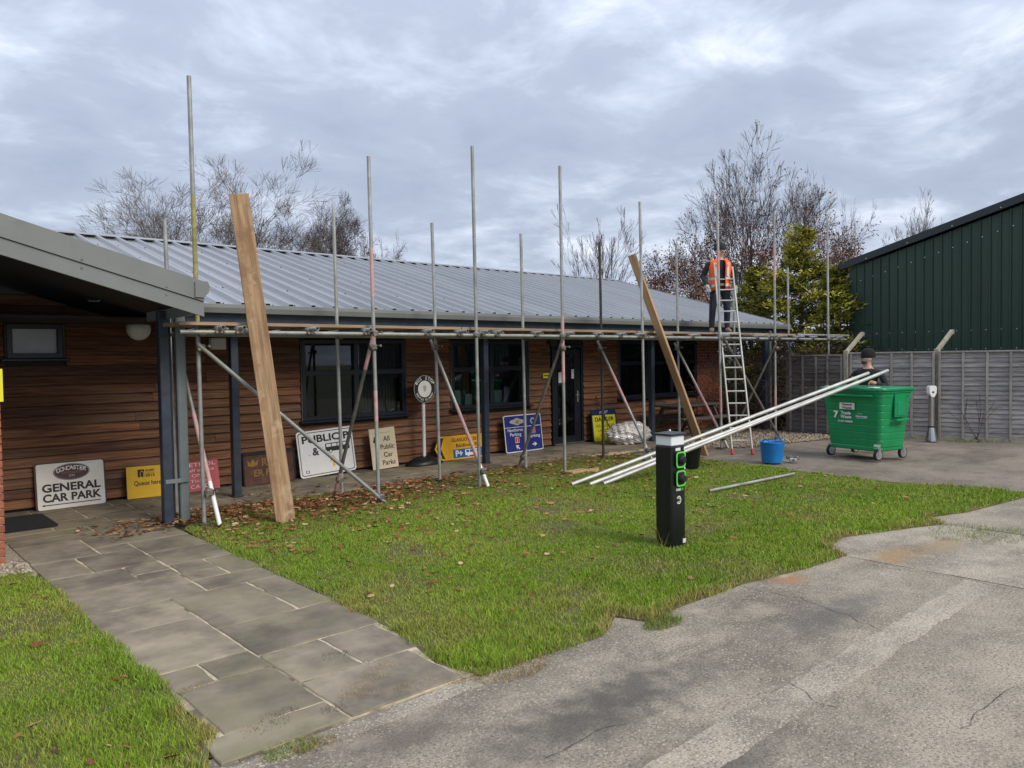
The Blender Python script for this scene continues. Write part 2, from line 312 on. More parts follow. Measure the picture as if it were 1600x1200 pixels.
def npmesh(name, V, F, mt, cols=None, parent=None):
    me = bpy.data.meshes.new(name); k = F.shape[1]; me.vertices.add(len(V)); me.vertices.foreach_set('co', V.astype(np.float32).ravel())
    me.loops.add(F.size); me.loops.foreach_set('vertex_index', F.astype(np.int32).ravel()); me.polygons.add(len(F))
    me.polygons.foreach_set('loop_start', np.arange(0, F.size, k, dtype=np.int32)); me.polygons.foreach_set('loop_total', np.full(len(F), k, dtype=np.int32))
    if cols is not None:
        a = me.color_attributes.new('col', 'FLOAT_COLOR', 'POINT'); a.data.foreach_set('color', np.concatenate([cols, np.ones((len(cols), 1))], 1).astype(np.float32).ravel())
    me.materials.append(mt); me.update(); me.validate(); return link(name, me, parent)
DG = bpy.context.evaluated_depsgraph_get
def text(s, mt, parent, x, z, h, y=0., w=None, name='lettering', bold=0., align='CENTER', depth=.0012, rot=0., maxw=None):
    cu = bpy.data.curves.new('t', 'FONT'); cu.body = s; cu.size = 1.; cu.align_x = align; cu.offset = bold; cu.extrude = 0; cu.resolution_u = 3
    o = bpy.data.objects.new('t', cu); C.objects.link(o); bpy.context.view_layer.update()
    me = bpy.data.meshes.new_from_object(o.evaluated_get(DG())); bpy.data.objects.remove(o); bpy.data.curves.remove(cu)
    n = len(me.vertices); co = np.zeros(n*3, np.float32); me.vertices.foreach_get('co', co); co = co.reshape(-1, 3)
    sx = sz = h/.69
    wid = co[:, 0].max()-co[:, 0].min()
    if w: sx = w/wid
    if maxw and wid*sx > maxw: sx = maxw/wid
    ca, sa = math.cos(rot), math.sin(rot); X = co[:, 0]*sx; Z = co[:, 1]*sz
    new = np.stack([x+X*ca-Z*sa, np.full(n, y-depth), z+X*sa+Z*ca], 1); me.vertices.foreach_set('co', new.astype(np.float32).ravel())
    me.materials.clear(); me.materials.append(mt); me.update(); return link(name, me, parent)
def rrect(x0, z0, x1, z1, r, n=4):
    out = []
    for cx_, cz_, a0 in ((x1-r, z0+r, -PI/2), (x1-r, z1-r, 0), (x0+r, z1-r, PI/2), (x0+r, z0+r, PI)):
        out += [(cx_+r*math.cos(a0+PI/2*i/n), cz_+r*math.sin(a0+PI/2*i/n)) for i in range(n+1)]
    return out
def vnoise(x, y, s=1., seed=0):            # cheap smooth value noise
    r = np.random.default_rng(seed).random((64, 64)); x = np.asarray(x)*s; y = np.asarray(y)*s
    xi = np.floor(x).astype(int); yi = np.floor(y).astype(int); fx = x-xi; fy = y-yi; fx = fx*fx*(3-2*fx); fy = fy*fy*(3-2*fy)
    g = lambda a, b2: r[a % 64, b2 % 64]
    return (g(xi, yi)*(1-fx)+g(xi+1, yi)*fx)*(1-fy)+(g(xi, yi+1)*(1-fx)+g(xi+1, yi+1)*fx)*fy
def inpoly(px_, py_, poly):
    ins = np.zeros(len(px_), bool); n = len(poly); j = n-1
    for i in range(n):
        xi, yi = poly[i]; xj, yj = poly[j]
        c = ((yi > py_) != (yj > py_)) & (px_ < (xj-xi)*(py_-yi)/(yj-yi+1e-12)+xi); ins ^= c; j = i
    return ins
def polydist(px_, py_, poly):
    d = np.full(len(px_), 1e9); n = len(poly)
    for i in range(n):
        a = np.array(poly[i]); b2 = np.array(poly[(i+1) % n]); ab = b2-a; t = np.clip(((px_-a[0])*ab[0]+(py_-a[1])*ab[1])/(ab@ab+1e-12), 0, 1)
        d = np.minimum(d, np.hypot(px_-a[0]-t*ab[0], py_-a[1]-t*ab[1]))
    return d

# ================================================================== THE SETTING
q = MB(); q.add([(-300, -300, -.06), (400, -300, -.06), (400, 400, -.06), (-300, 400, -.06)], [(0, 1, 2, 3)])
tag(q.build('ground', G['field']), kind='structure')
# concrete yard: cast bays with joints between them
yard = MB().box((1.7, -4, -.04), (19.4, 16, .03)).build('concrete_yard', G['asphalt']); tag(yard, kind='structure')
def bay(x0, x1, y0, y1, mt, z=0., jag=.0, name='concrete_bay'):
    nx, ny = max(2, int((x1-x0)/.12)), max(2, int((y1-y0)/.12)); pts = []
    for i in range(nx): pts.append((x0+(x1-x0)*i/nx, y0))
    for i in range(ny): pts.append((x1, y0+(y1-y0)*i/ny))
    for i in range(nx): pts.append((x1-(x1-x0)*i/nx, y1))
    for i in range(ny): pts.append((x0, y1-(y1-y0)*i/ny))
    if jag: pts = [(px_+random.gauss(0, jag), py_+random.gauss(0, jag)) for px_, py_ in pts]
    return MB().prismz(pts, -.03, z).build(name, mt, yard)
bay(-8, 6.9, -9, 2.04, G['conc'], .000, .003); bay(-8, 6.9, 2.042, 3.58, G['conc'], .000, .003)
bay(-8, 6.86, 1.915, 2.15, G['conc_light'], .0025, .010, 'concrete_strip')
bay(-8, 3.25, 3.33, 3.45, G['conc_light'], .0025, .014, 'concrete_strip')
bay(6.92, 8.93, -9, 3.9, G['conc_bay'], .000, .006); bay(8.96, 11.5, -9, 3.4, G['conc'], -.002, .008)
def crack(pts, w_=.0028):
    P_ = []
    for a, b2 in zip(pts[:-1], pts[1:]):
        a, b2 = gp(*a), gp(*b2); n_ = max(3, int((b2-a).length/.06))
        for i in range(n_): P_.append(a+(b2-a)*(i/n_)+Vector((random.gauss(0, .012), random.gauss(0, .012), 0)))
    q = MB()
    for a, b2 in zip(P_[:-1], P_[1:]):
        t_ = Vector((-(b2-a).y, (b2-a).x, 0)).normalized()*w_*random.uniform(.3, .8); q.add([(*(a-t_).xy, .0036), (*(a+t_).xy, .0036), (*(b2+t_*.9).xy, .0036), (*(b2-t_*.9).xy, .0036)], [(0, 1, 2, 3)])
    q.build('crack', G['roofgap'], yard)
for pts in (((1235, 1068), (1285, 1100), (1330, 1112)), ((1510, 1140), (1555, 1090), (1600, 1070)), ((850, 1190), (940, 1140), (990, 1128)), ((1100, 905), (1250, 935), (1390, 990)), ((1340, 880), (1480, 900), (1598, 925))): crack(pts)
drive = MB().box((19.4, -1.2, -.03), (16.0, 21, .052)).build('asphalt_drive', G['asphalt']); tag(drive, kind='structure')

# lawns: soil sheet plus blades
LAWN = [(2.95, 8.75), (2.88, 7.7), (2.90, 6.9), (2.88, 6.3), (2.90, 5.6), (2.87, 5.2), (2.86, 4.5), (2.80, 4.1), (2.72, 3.75), (2.80, 3.42), (3.3, 3.40), (3.8, 3.36), (4.15, 3.55), (4.25, 3.28), (4.6, 3.36), (5.5, 3.34), (6.3, 3.2), (6.95, 3.16), (7.1, 3.42), (7.6, 3.5), (8.4, 3.22),
        (8.9, 3.02), (9.2, 3.25), (9.8, 3.05), (11.3, 2.85), (11.75, 2.7), (11.5, 3.4), (11.25, 4.4), (11.45, 6.1), (11.6, 7.4), (11.7, 8.3), (11.2, 9.2), (10.4, 9.72), (7.3, 9.68), (5.6, 9.6), (4.0, 9.72), (3.3, 9.75), (3.25, 9.2)]
LAWN2 = [(-6, 3.5), (-2, 3.42), (.6, 3.46), (1.24, 3.5), (1.40, 3.8), (1.37, 4.2), (1.43, 4.6), (1.39, 4.9), (1.40, 5.6), (1.385, 6.2), (1.40, 6.9), (1.38, 7.6), (1.28, 7.95), (.2, 8.0), (-6, 8.0)]
for nm, pl in (('lawn', LAWN), ('side_lawn', LAWN2)):
    tag(MB().prismz(pl, -.03, .012).build(nm, G['soil']), kind='structure')
def grass(name, poly, dens, label):
    P = np.array(poly); x0, y0 = P.min(0); x1, y1 = P.max(0); x0 = max(x0, -2.6); n = int((x1-x0)*(y1-y0)*dens)
    X = rng.uniform(x0, x1, n); Y = rng.uniform(y0, y1, n); d = np.hypot(X, Y); ed = polydist(X, Y, poly); ins = inpoly(X, Y, poly)
    thin = vnoise(X, Y, 1.7, 31)*.6+vnoise(X, Y, 5.5, 32)*.4
    keep = (ins | (ed < .04*vnoise(X, Y, 9, 3))) & (rng.random(n) < np.clip((thin-.14)*3.4, .25, 1)*np.clip(.35+ed/.12, 0, 1)) & (rng.random(n) < np.clip((5.2/np.maximum(d, 3.2))**1.25, .2, 1)); X, Y, d, ed, ins = (a[keep] for a in (X, Y, d, ed, ins)); n = len(X)
    big = vnoise(X, Y, 1.1, 5); fine = vnoise(X, Y, 5., 6); pt = vnoise(X, Y, 2.3, 8)
    far = np.clip((Y-7.2)/2.2, 0, 1)                       # trodden, leaf-littered turf by the scaffold
    h = (.014+.020*fine+.010*(Y < 4.4))*rng.uniform(.45, 1.35, n)*(1-.4*far); h[~ins] *= .7; tuft = (ed < .12) & (fine > .5); h[tuft] *= 1.5
    wd = rng.uniform(.0013, .0025, n)*(1+np.clip((d-4)/6, 0, 1.3)); a = rng.uniform(0, 2*PI, n); lean = rng.uniform(.15, 1.0, n)*h; la = rng.uniform(0, 2*PI, n)
    ux, uy = np.cos(a)*wd, np.sin(a)*wd; lx, ly = np.cos(la)*lean, np.sin(la)*lean; z0 = np.full(n, .008)
    V = np.stack([np.stack([X-ux, Y-uy, z0], 1), np.stack([X+ux, Y+uy, z0], 1), np.stack([X-ux*.8+lx*.35, Y-uy*.8+ly*.35, z0+h*.6], 1), np.stack([X+ux*.8+lx*.35, Y+uy*.8+ly*.35, z0+h*.6], 1), np.stack([X+lx, Y+ly, z0+h], 1)], 1).reshape(-1, 3)
    b0 = (np.arange(n)*5)[:, None]; F = np.concatenate([b0+[[0, 1, 3]], b0+[[0, 3, 2]], b0+[[2, 3, 4]]], 0)
    g1, g2, yl, br = np.array([.135, .255, .016]), np.array([.30, .43, .036]), np.array([.44, .41, .10]), np.array([.36, .25, .11])
    t = np.clip(.5*big+.5*rng.random(n), 0, 1)[:, None]; col = g1*(1-t)+g2*t
    k = (np.clip((pt-.5)*2.0, 0, 1)*.65*rng.random(n))[:, None]; col = col*(1-k)+yl*k
    k = ((rng.random(n) < .12+.30*far)*.8)[:, None]; col = col*(1-k)+br*k
    k = (np.clip(1-ed/.14, 0, 1)*(vnoise(X, Y, 2.0, 9) > .52)*(Y < 4.2)*rng.uniform(.3, 1, n))[:, None]; col = col*(1-k)+br*1.15*k
    k = (np.clip((.45-vnoise(X, Y, 1.7, 31))*2.2, 0, .5))[:, None]; col = col*(1-k)+np.array([.32, .30, .08])*k
    col *= (1-.25*far)[:, None]*rng.uniform(.75, 1.25, n)[:, None]
    o = npmesh(name, V, F, G['grass'], np.repeat(col, 5, 0)); tag(o, label, 'grass', kind='stuff'); return n
grass('grass', LAWN, 17500, 'short mown green grass between path and concrete yard')
grass('grass', LAWN2, 17500, 'short green grass left of the stone path')
def tufts(name, spots, label):
    V, F, Cc = [], [], []
    for (tx, ty, r_, n_, hh, c_) in spots:
        for _ in range(n_):
            rr = r_*math.sqrt(random.random()); a = random.uniform(0, 2*PI); bx_, by_ = tx+rr*math.cos(a)*1.5, ty+rr*math.sin(a)*.8; h = hh*random.uniform(.4, 1.2); la = random.uniform(0, 2*PI); l = h*random.uniform(.3, 1.1); wd = .0022; aa = random.uniform(0, PI)
            k = len(V); V += [(bx_-wd*math.cos(aa), by_-wd*math.sin(aa), .002), (bx_+wd*math.cos(aa), by_+wd*math.sin(aa), .002), (bx_+l*math.cos(la), by_+l*math.sin(la), h)]; F.append((k, k+1, k+2)); s_ = random.uniform(.7, 1.3); Cc += [tuple(q_*s_ for q_ in c_)]*3
    tag(npmesh(name, np.array(V), np.array(F), G['grass'], np.array(Cc)), label, 'weeds', kind='stuff')
GR, DRY, DK = (.17, .22, .035), (.32, .23, .09), (.035, .03, .028)
sp_ = []
for px_, py_, r_, n_, h_, c_ in ((1035, 975, .12, 700, .05, GR), (455, 1172, .10, 420, .03, GR), (490, 1165, .08, 200, .025, DRY), (560, 1075, .07, 260, .03, DRY), (585, 1062, .07, 260, .03, DRY), (610, 1085, .05, 150, .025, DRY), (530, 385+560, .05, 160, .04, DRY),
        (560, 957, .06, 220, .05, DRY), (545, 945, .05, 150, .05, DRY), (520, 1028, .07, 150, .03, DK), (570, 1040, .05, 60, .025, DK), (520, 1112, .06, 160, .03, DK), (440, 1120, .08, 120, .03, DK), (415, 1142, .09, 120, .03, DK), (560, 1090, .08, 400, .03, DRY), (650, 1075, .10, 400, .03, DRY), (600, 1045, .06, 300, .03, DRY), (1500, 832, .35, 500, .04, GR), (1560, 838, .3, 400, .04, GR),
        (800, 1047, .18, 700, .035, DRY), (740, 1052, .14, 400, .03, DRY), (300, 1080, .06, 200, .03, DRY), (1050, 851, .16, 300, .11, GR), (1040, 853, .1, 60, .24, (.22, .2, .06)), (1540, 688, .5, 500, .09, (.13, .2, .03)), (1500, 690, .3, 200, .07, (.13, .2, .03))):
    c_2 = gp(px_, py_); sp_.append((c_2.x, c_2.y, r_, n_, h_, c_))
tufts('weeds', sp_, 'dry and green weed tufts in cracks and round the charging post')
# fallen leaves
def leaves():
    n = 2600; X = np.concatenate([rng.uniform(2.95, 11.3, 1500), rng.normal(4.6, 1.3, 2600), rng.uniform(-1.5, 1.3, 300), rng.uniform(2.3, 3.2, 170), rng.uniform(3., 11.4, 1700), rng.uniform(3, 11, 130)])
    Y = np.concatenate([9.75-np.abs(rng.normal(0, .75, 1500)), 9.6-np.abs(rng.normal(0, .8, 2600)), rng.uniform(3.6, 7.8, 300), rng.uniform(8.7, 10.1, 170), 3.6+5.8*rng.random(1700)**.6, rng.uniform(9.5, 10.4, 130)])
    ok = (inpoly(X, Y, LAWN) | inpoly(X, Y, LAWN2) | ((Y > 8.6) & (X < 3.2) & (X > 2)) | (Y > 9.6)) & (vnoise(X, Y, 2.2, 21)+.5*vnoise(X, Y, 6, 22) > rng.uniform(.25, .95, len(X))); X, Y = X[ok], Y[ok]; n = len(X)
    tp = np.array([(0, -1, 0), (.42, -.55, .16), (.34, 0, .05), (.5, .35, .22), (0, 1, .1), (-.5, .3, .2), (-.34, -.05, .04), (-.42, -.5, .18)])
    s = rng.uniform(.018, .044, n); V = []; 
    a = rng.uniform(0, 2*PI, n); tl = rng.uniform(-.7, .7, n); cu = rng.uniform(-.6, 1.6, n)
    z = np.where((Y > 9.72) | ((X < 2.93) & (X > 1.38)), .024, .032)
    T = tp[None]*s[:, None, None]; T[:, :, 2] *= cu[:, None]; T[:, :, 2] += T[:, :, 0]*np.sin(tl)[:, None]
    x_ = T[:, :, 0]*np.cos(a)[:, None]-T[:, :, 1]*np.sin(a)[:, None]+X[:, None]; y_ = T[:, :, 0]*np.sin(a)[:, None]+T[:, :, 1]*np.cos(a)[:, None]+Y[:, None]
    V = np.stack([x_, y_, T[:, :, 2]+z[:, None]+rng.uniform(0, .015, n)[:, None]], 2).reshape(-1, 3); b0 = (np.arange(n)*8)[:, None]
    F = np.concatenate([b0+[[0, 1, 7]], b0+[[1, 2, 7]], b0+[[2, 6, 7]], b0+[[2, 3, 6]], b0+[[3, 5, 6]], b0+[[3, 4, 5]]], 0)
    pal = np.array([(.24, .085, .035), (.32, .14, .06), (.15, .06, .03), (.42, .24, .12), (.50, .34, .20), (.10, .045, .03)]); c_ = pal[rng.choice(6, n, p=[.28, .25, .17, .16, .07, .07])]*rng.uniform(.75, 1.25, n)[:, None]
    tag(npmesh('fallen_leaves', V, F, G['leaf'], np.repeat(c_, 8, 0)), 'brown fallen oak leaves scattered over the lawn', 'leaves', kind='stuff')
leaves()

# stone flag path and verandah paving: each flag is its own piece
paving = MB().box((2.14, 6.6, -.02), (1.5, 6.26, .058)).box((9.3, 10.52, -.02), (16.0, 1.60, .058)).build('paving', G['joint']); tag(paving, kind='structure')
def flag(x0, x1, y0, y1):
    j = .009; z = .0145+random.uniform(-.002, .003); nx, ny = max(2, int((x1-x0)/.09)), max(2, int((y1-y0)/.09)); x0 += j; x1 -= j; y0 += j; y1 -= j; pts = []
    jit = lambda: random.gauss(0, .0035)
    for i in range(nx): pts.append((x0+(x1-x0)*i/nx, y0+jit()))
    for i in range(ny): pts.append((x1+jit(), y0+(y1-y0)*i/ny))
    for i in range(nx): pts.append((x1-(x1-x0)*i/nx, y1+jit()))
    for i in range(ny): pts.append((x0+jit(), y1-(y1-y0)*i/ny))
    cx_, cy_ = (x0+x1)/2, (y0+y1)/2; ins_ = [(cx_+(a-cx_)*(1-.012/(abs(x1-x0))), cy_+(b2-cy_)*(1-.012/abs(y1-y0))) for a, b2 in pts]; n = len(pts)
    q = MB(); q.add([(a, b2, -.01) for a, b2 in pts]+[(a, b2, z-.005) for a, b2 in pts]+[(a, b2, z) for a, b2 in ins_], [(i, (i+1) % n, n+(i+1) % n, n+i) for i in range(n)]+[(n+i, n+(i+1) % n, 2*n+(i+1) % n, 2*n+i) for i in range(n)]+[tuple(range(2*n, 3*n))])
    return q.build('paving_slab', G['slab'], paving)
# measured flags of the path (x0,x1,y0,y1), then courses
for s_ in [(1.38, 1.98, 5.64, 6.22), (1.98, 2.6, 5.29, 6.25), (2.6, 2.90, 5.29, 6.25), (1.38, 1.98, 4.75, 5.64), (1.98, 2.88, 4.62, 5.29), (1.4, 1.66, 4.42, 4.75), (1.66, 1.98, 4.42, 4.75), (1.98, 2.40, 4.05, 4.62), (2.40, 2.82, 4.05, 4.62),
           (1.42, 1.98, 3.75, 4.42), (1.98, 2.72, 3.47, 4.05), (1.30, 1.98, 3.47, 3.75), (1.38, 2.28, 6.22, 6.9), (2.28, 2.9, 6.25, 6.62), (2.28, 2.62, 6.62, 6.9), (2.62, 2.92, 6.62, 7.28), (1.38, 1.98, 6.9, 7.5), (1.98, 2.3, 6.9, 7.15), (2.3, 2.62, 6.9, 7.28), (1.98, 2.3, 7.15, 7.5),
           (2.3, 2.92, 7.28, 7.9), (1.38, 1.75, 7.5, 8.18), (1.75, 2.3, 7.5, 8.18), (2.3, 2.92, 7.9, 8.5), (1.38, 1.98, 8.18, 9.04), (1.98, 2.3, 8.18, 8.5), (1.98, 2.92, 8.5, 9.04), (1.38, 2.21, 9.04, 9.4), (2.21, 2.92, 9.04, 9.71)]: flag(*s_)
flag(1.38, 2.21, 9.40, 9.71)
y_ = 9.71
for row, hgt in enumerate((.55, .62, .45)):
    x_ = 1.3; 
    while x_ < 17.2:
        w_ = random.choice((.45, .6, .75, .9, .6)); w_ = min(w_, 17.3-x_)
        if 17.3-(x_+w_) < .3: w_ = 17.3-x_
        flag(x_, x_+w_, y_, y_+hgt); x_ += w_
    y_ += hgt
tag(MB().prismz([(-3, 7.88), (1.385, 7.88), (1.385, 9.8), (1.2, 9.8), (1.2, 8.5), (-3, 8.5)], -.03, .006).build('gravel_bed', G['gravel']), kind='structure')
# gravel by the building end
def gravel():
    poly = [(13.6, 8.25), (15.2, 7.9), (16.9, 7.6), (16.95, 9.75), (13.2, 9.75), (12.6, 9.2)]; n = 5200; X = rng.uniform(12.6, 17, n); Y = rng.uniform(7.6, 9.75, n); k = inpoly(X, Y, poly); X, Y = X[k], Y[k]
    X = np.concatenate([X, rng.uniform(.5, 1.36, 900)]); Y = np.concatenate([Y, rng.uniform(7.92, 8.4, 900)]); n = len(X)
    tp = np.array([(1, 0, 0), (-1, 0, 0), (0, 1, 0), (0, -1, 0), (0, 0, .8), (0, 0, -.8)]); s = rng.uniform(.012, .03, n); V = tp[None]*s[:, None, None]*rng.uniform(.6, 1.3, (n, 6, 1)); a = rng.uniform(0, PI, n)
    x_ = V[:, :, 0]*np.cos(a)[:, None]-V[:, :, 1]*np.sin(a)[:, None]+X[:, None]; y2 = V[:, :, 0]*np.sin(a)[:, None]+V[:, :, 1]*np.cos(a)[:, None]+Y[:, None]
    V = np.stack([x_, y2, V[:, :, 2]+.022], 2).reshape(-1, 3); b0 = (np.arange(n)*6)[:, None]
    F = np.concatenate([b0+[[t]] if 0 else b0+np.array([t]) for t in ((0, 2, 4), (2, 1, 4), (1, 3, 4), (3, 0, 4), (2, 0, 5), (1, 2, 5), (3, 1, 5), (0, 3, 5))], 0)
    pal = np.array([(.40, .33, .24), (.30, .25, .19), (.48, .43, .36), (.22, .18, .14), (.42, .30, .18)]); c_ = pal[rng.integers(0, 5, n)]*rng.uniform(.7, 1.2, n)[:, None]
    tag(npmesh('gravel', V, F, G['leaf'], np.repeat(c_, 6, 0)), 'loose buff gravel by the building end and path', 'gravel', kind='stuff')
gravel()

# ================================================================== THE BUILDING
WY = 11.30
bld = thing('timber_office', 'single storey timber clad office with pale ribbed metal roof and open verandah', 'building', (9, 11.3, 0))
def P(o):  # re-parent keeping world coords for meshes written in world space
    o.parent = bld; o.matrix_parent_inverse = Matrix.Translation(-Vector(bld.location)); return o
def part(name, mb, mt): return P(mb.build(name, mt))
# openings in the clad wall: (x0,x1,z0,z1)
WIN = [(5.69, 7.65, .90, 2.20), (8.67, 10.62, .92, 2.20), (13.42, 16.44, .90, 2.20), (1.74, 2.36, 1.94, 2.38)]
DOOR = (11.28, 12.22, .03, 2.12)
core = MB()
def wallbox(x0, x1, z0, z1): core.box(((x0+x1)/2, WY+.10, (z0+z1)/2), (x1-x0, .12, z1-z0))
xs = sorted(set([1.0, 16.47]+[v for o in WIN+[DOOR] for v in o[:2]]))
for a, b2 in zip(xs[:-1], xs[1:]):
    mid = (a+b2)/2; op = [o for o in WIN+[DOOR] if o[0] < mid < o[1]]
    if not op: wallbox(a, b2, 0, 2.75)
    else:
        if op[0][2] > .1: wallbox(a, b2, 0, op[0][2])
        wallbox(a, b2, op[0][3], 2.75)
wall = part('clad_wall', core, G['soffit'])
bh = .128
for r_ in range(21):
    z0 = .06+r_*bh; z1 = z0+bh; segs = [(1.25, 16.44)]
    for o in WIN+[DOOR]:
        if o[2]-.035 < z1-.02 and o[3]+.03 > z0+.02:
            ns_ = []
            for a, b2 in segs:
                if o[0]-.03 > a and o[1]+.03 < b2: ns_ += [(a, o[0]-.03), (o[1]+.03, b2)]
                elif a < o[0]-.03 < b2: ns_.append((a, o[0]-.03))
                elif a < o[1]+.03 < b2: ns_.append((o[1]+.03, b2))
                else: ns_.append((a, b2))
            segs = ns_
    for a, b2 in segs:
        cuts = [a]; 
        while cuts[-1]+3.2 < b2: cuts.append(cuts[-1]+random.uniform(1.6, 3.1))
        cuts.append(b2)
        for c0, c1 in zip(cuts[:-1], cuts[1:]):
            if c1-c0 < .05: continue
            c0 += .002; c1 -= .002; n_ = max(2, int((c1-c0)/.35)); dy = random.uniform(-.003, .003); vs_ = []
            for i in range(n_+1):
                x_ = c0+(c1-c0)*i/n_; wv = .006*(random.random()-.5)
                vs_ += [(x_, WY+.038, z0-.006), (x_, WY-.016+dy, z0-.006+wv), (x_, WY-.012+dy, z0+.006+wv), (x_, WY+.020+dy, z1-.012), (x_, WY+.038, z1-.012)]
            fs_ = [(i*5+k, i*5+k+1, i*5+k+6, i*5+k+5) for i in range(n_) for k in range(4)]+[(0, 1, 2, 3, 4), tuple(n_*5+k for k in (4, 3, 2, 1, 0))]
            o = MB().add(vs_, fs_).build('board', G['clad']); o.parent = wall
def sub(mb, name, mt, par): 
    o = mb.build(name, mt); o.parent = par; return o
def window(o, cols, rows, trans=None, frosted=False):
    x0, x1, z0, z1 = o; f = MB(); y0 = WY-.005; t = .065; dpt = .09
    f.bev(((x0+x1)/2, y0+.03, z1-t/2), (x1-x0, dpt, t), .006); f.bev(((x0+x1)/2, y0+.03, z0+t/2), (x1-x0, dpt, t), .006)
    for xx in (x0+t/2, x1-t/2): f.bev((xx, y0+.031, (z0+z1)/2), (t, dpt-.002, z1-z0-.01), .006)
    fr = part('window', f, G['frame']); fr['label'] = 'dark framed window'
    ce = [x0+t]+[x0+t+(x1-x0-2*t)*(i+1)/cols for i in range(cols-1)]+[x1-t]; re = [z0+t]+([trans] if trans else [])+[z1-t]
    b_ = MB()
    for c_ in ce[1:-1]: b_.bev((c_, y0+.028, (z0+z1)/2), (.085, .075, z1-z0-2*t+.004), .005)
    for r_ in re[1:-1]: b_.bev(((x0+x1)/2, y0+.027, r_), (x1-x0-2*t+.004, .07, .085), .005)
    if len(ce) > 2 or len(re) > 2: sub(b_, 'glazing_bar', G['frame'], fr)
    for i in range(len(ce)-1):
        for j in range(len(re)-1): sub(MB().box(((ce[i]+ce[i+1])/2, y0+.045, (re[j]+re[j+1])/2), (ce[i+1]-ce[i], .006, re[j+1]-re[j])), 'pane', G['frosted'] if frosted else G['glass'], fr)
    sub(MB().bev(((x0+x1)/2, WY-.03, z0-.018), (x1-x0+.14, .11, .032), .006), 'sill', G['frame'], fr)
    for xx in (x0-.012, x1+.012): sub(MB().box((xx, WY+.0, (z0+z1)/2), (.02, .03, z1-z0)), 'reveal_strip', G['oldtimber'], fr)
window(WIN[0], 2, 2, 1.66); window(WIN[1], 2, 2, 1.66); window(WIN[2], 3, 2, 1.70); window(WIN[3], 1, 1, None, True)
# door
x0, x1, z0, z1 = DOOR
df = MB(); df.bev((x0+.03, WY+.02, (z0+z1)/2), (.06, .10, z1-z0), .005); df.bev((x1-.03, WY+.02, (z0+z1)/2), (.06, .10, z1-z0), .005); df.bev(((x0+x1)/2, WY+.02, z1-.03), (x1-x0-.121, .098, .06), .005)
dr = part('door_frame', df, G['frame'])
lf = MB(); xa, xb = x0+.07, x1-.07
for xx, ww in ((xa+.05, .10), (xb-.09, .18)): lf.bev((xx, WY+.025, 1.05), (ww, .055, 1.96), .004)
for zz, hh in ((.12, .13), (1.97, .12)): lf.bev(((xa+xb)/2-.04, WY+.025, zz), (xb-xa-.28, .053, hh), .004)
leaf = part('door', lf, G['frame'])
sub(MB().box(((xa+xb)/2-.04, WY+.03, 1.05), (xb-xa-.27, .008, 1.74)), 'pane', G['glass'], leaf)
hd = MB(); hd.bev((xb-.09, WY-.006, 1.02), (.035, .012, .24), .004); hd.tube((xb-.09, WY-.01, 1.05), (xb-.09, WY-.05, 1.05), .009); hd.tube((xb-.085, WY-.05, 1.05), (xb-.2, WY-.05, 1.05), .009)
sub(hd, 'handle', G['chrome'], leaf)
sub(MB().bev(((x0+x1)/2, WY-.02, .045), (x1-x0-.03, .10, .03), .004), 'threshold', G['steel'], dr)
for px_, py_, w_, h_ in ((897, 584, .13, .2), (877, 590, .13, .22)):
    c_ = yp(px_, py_, WY); nt_ = sub(MB().box((c_.x, WY+.018, c_.z), (w_, .003, h_)), 'notice_sheet', G['paper'], leaf)
# wall fittings
c_ = yp(853, 587, WY-.01); np_ = part('notice_plate', MB().box((c_.x, WY-.02, c_.z), (.19, .012, .10)), G['lemon'])
sub(MB().box((c_.x, WY-.028, c_.z), (.15, .003, .02)), 'lettering', G['ink'], np_)
c_ = yp(217, 514, WY-.05); lm = MB(); lm.lathe([(.155, 0), (.155, .05), (.14, .09), (.09, .125), (.0, .135)], 20)
lm.v = [(c_.x+a, WY-.01-cz, c_.z+b2) for a, b2, cz in lm.v]; part('wall_light', lm, G['opal'])
c_ = yp(342, 537, WY-.1); part('junction_box', MB().bev((c_.x, WY-.05, c_.z), (.22, .1, .17), .01), G['paper'])
fl = MB().bev((yp(860, 538, WY).x, WY-.08, 2.17), (.2, .1, .12), .01); part('floodlight', fl, G['darkgrey'])
# brick pier at the far end and porch brickwork
def bricks(par, x0, x1, yf, z0, z1, face):
    q = MB(); L_, H_, D_ = .215, .065, .1025; q.bev((0, 0, 0), (L_, D_, H_), .004); me = q.mesh('brick', G['brick']); q = MB(); q.bev((0, 0, 0), (L_/2-.005, D_, H_), .004); me2 = q.mesh('brick', G['brick'])
    r_ = 0; z = z0+.04
    while z < z1:
        x = x0 if r_ % 2 == 0 else x0-.1125
        while x < x1-.02:
            a, b2 = max(x, x0), min(x+.215, x1)
            if b2-a > .06:
                m_ = me if b2-a > .16 else me2; o = bpy.data.objects.new('brick', m_); C.objects.link(o); c_ = (a+b2)/2
                sc = (b2-a)/(.215 if m_ is me else .1025)
                if face == 'y': o.location = (c_, yf+.045+random.uniform(-.002, .002), z); o.scale = (sc, 1, 1)
                else: o.location = (yf-.045+random.uniform(-.002, .002), c_, z); o.rotation_euler = (0, 0, PI/2); o.scale = (sc, 1, 1)
                o.parent = par
            x += .225
        z += .075; r_ += 1
pier = part('brick_pier', MB().box((16.955, WY+.52, 1.36), (.95, 1.0, 2.75)), G['mortar']); bricks(pier, 16.475, 17.44, WY+.0, 0, 2.55, 'y'); bricks(pier, 11.32, 12.32, 17.44, 0, 2.55, 'x')
rear = part('end_wall', MB().box((16.9, 16.3, 1.4), (1.0, 8, 2.8)), G['mortar'])
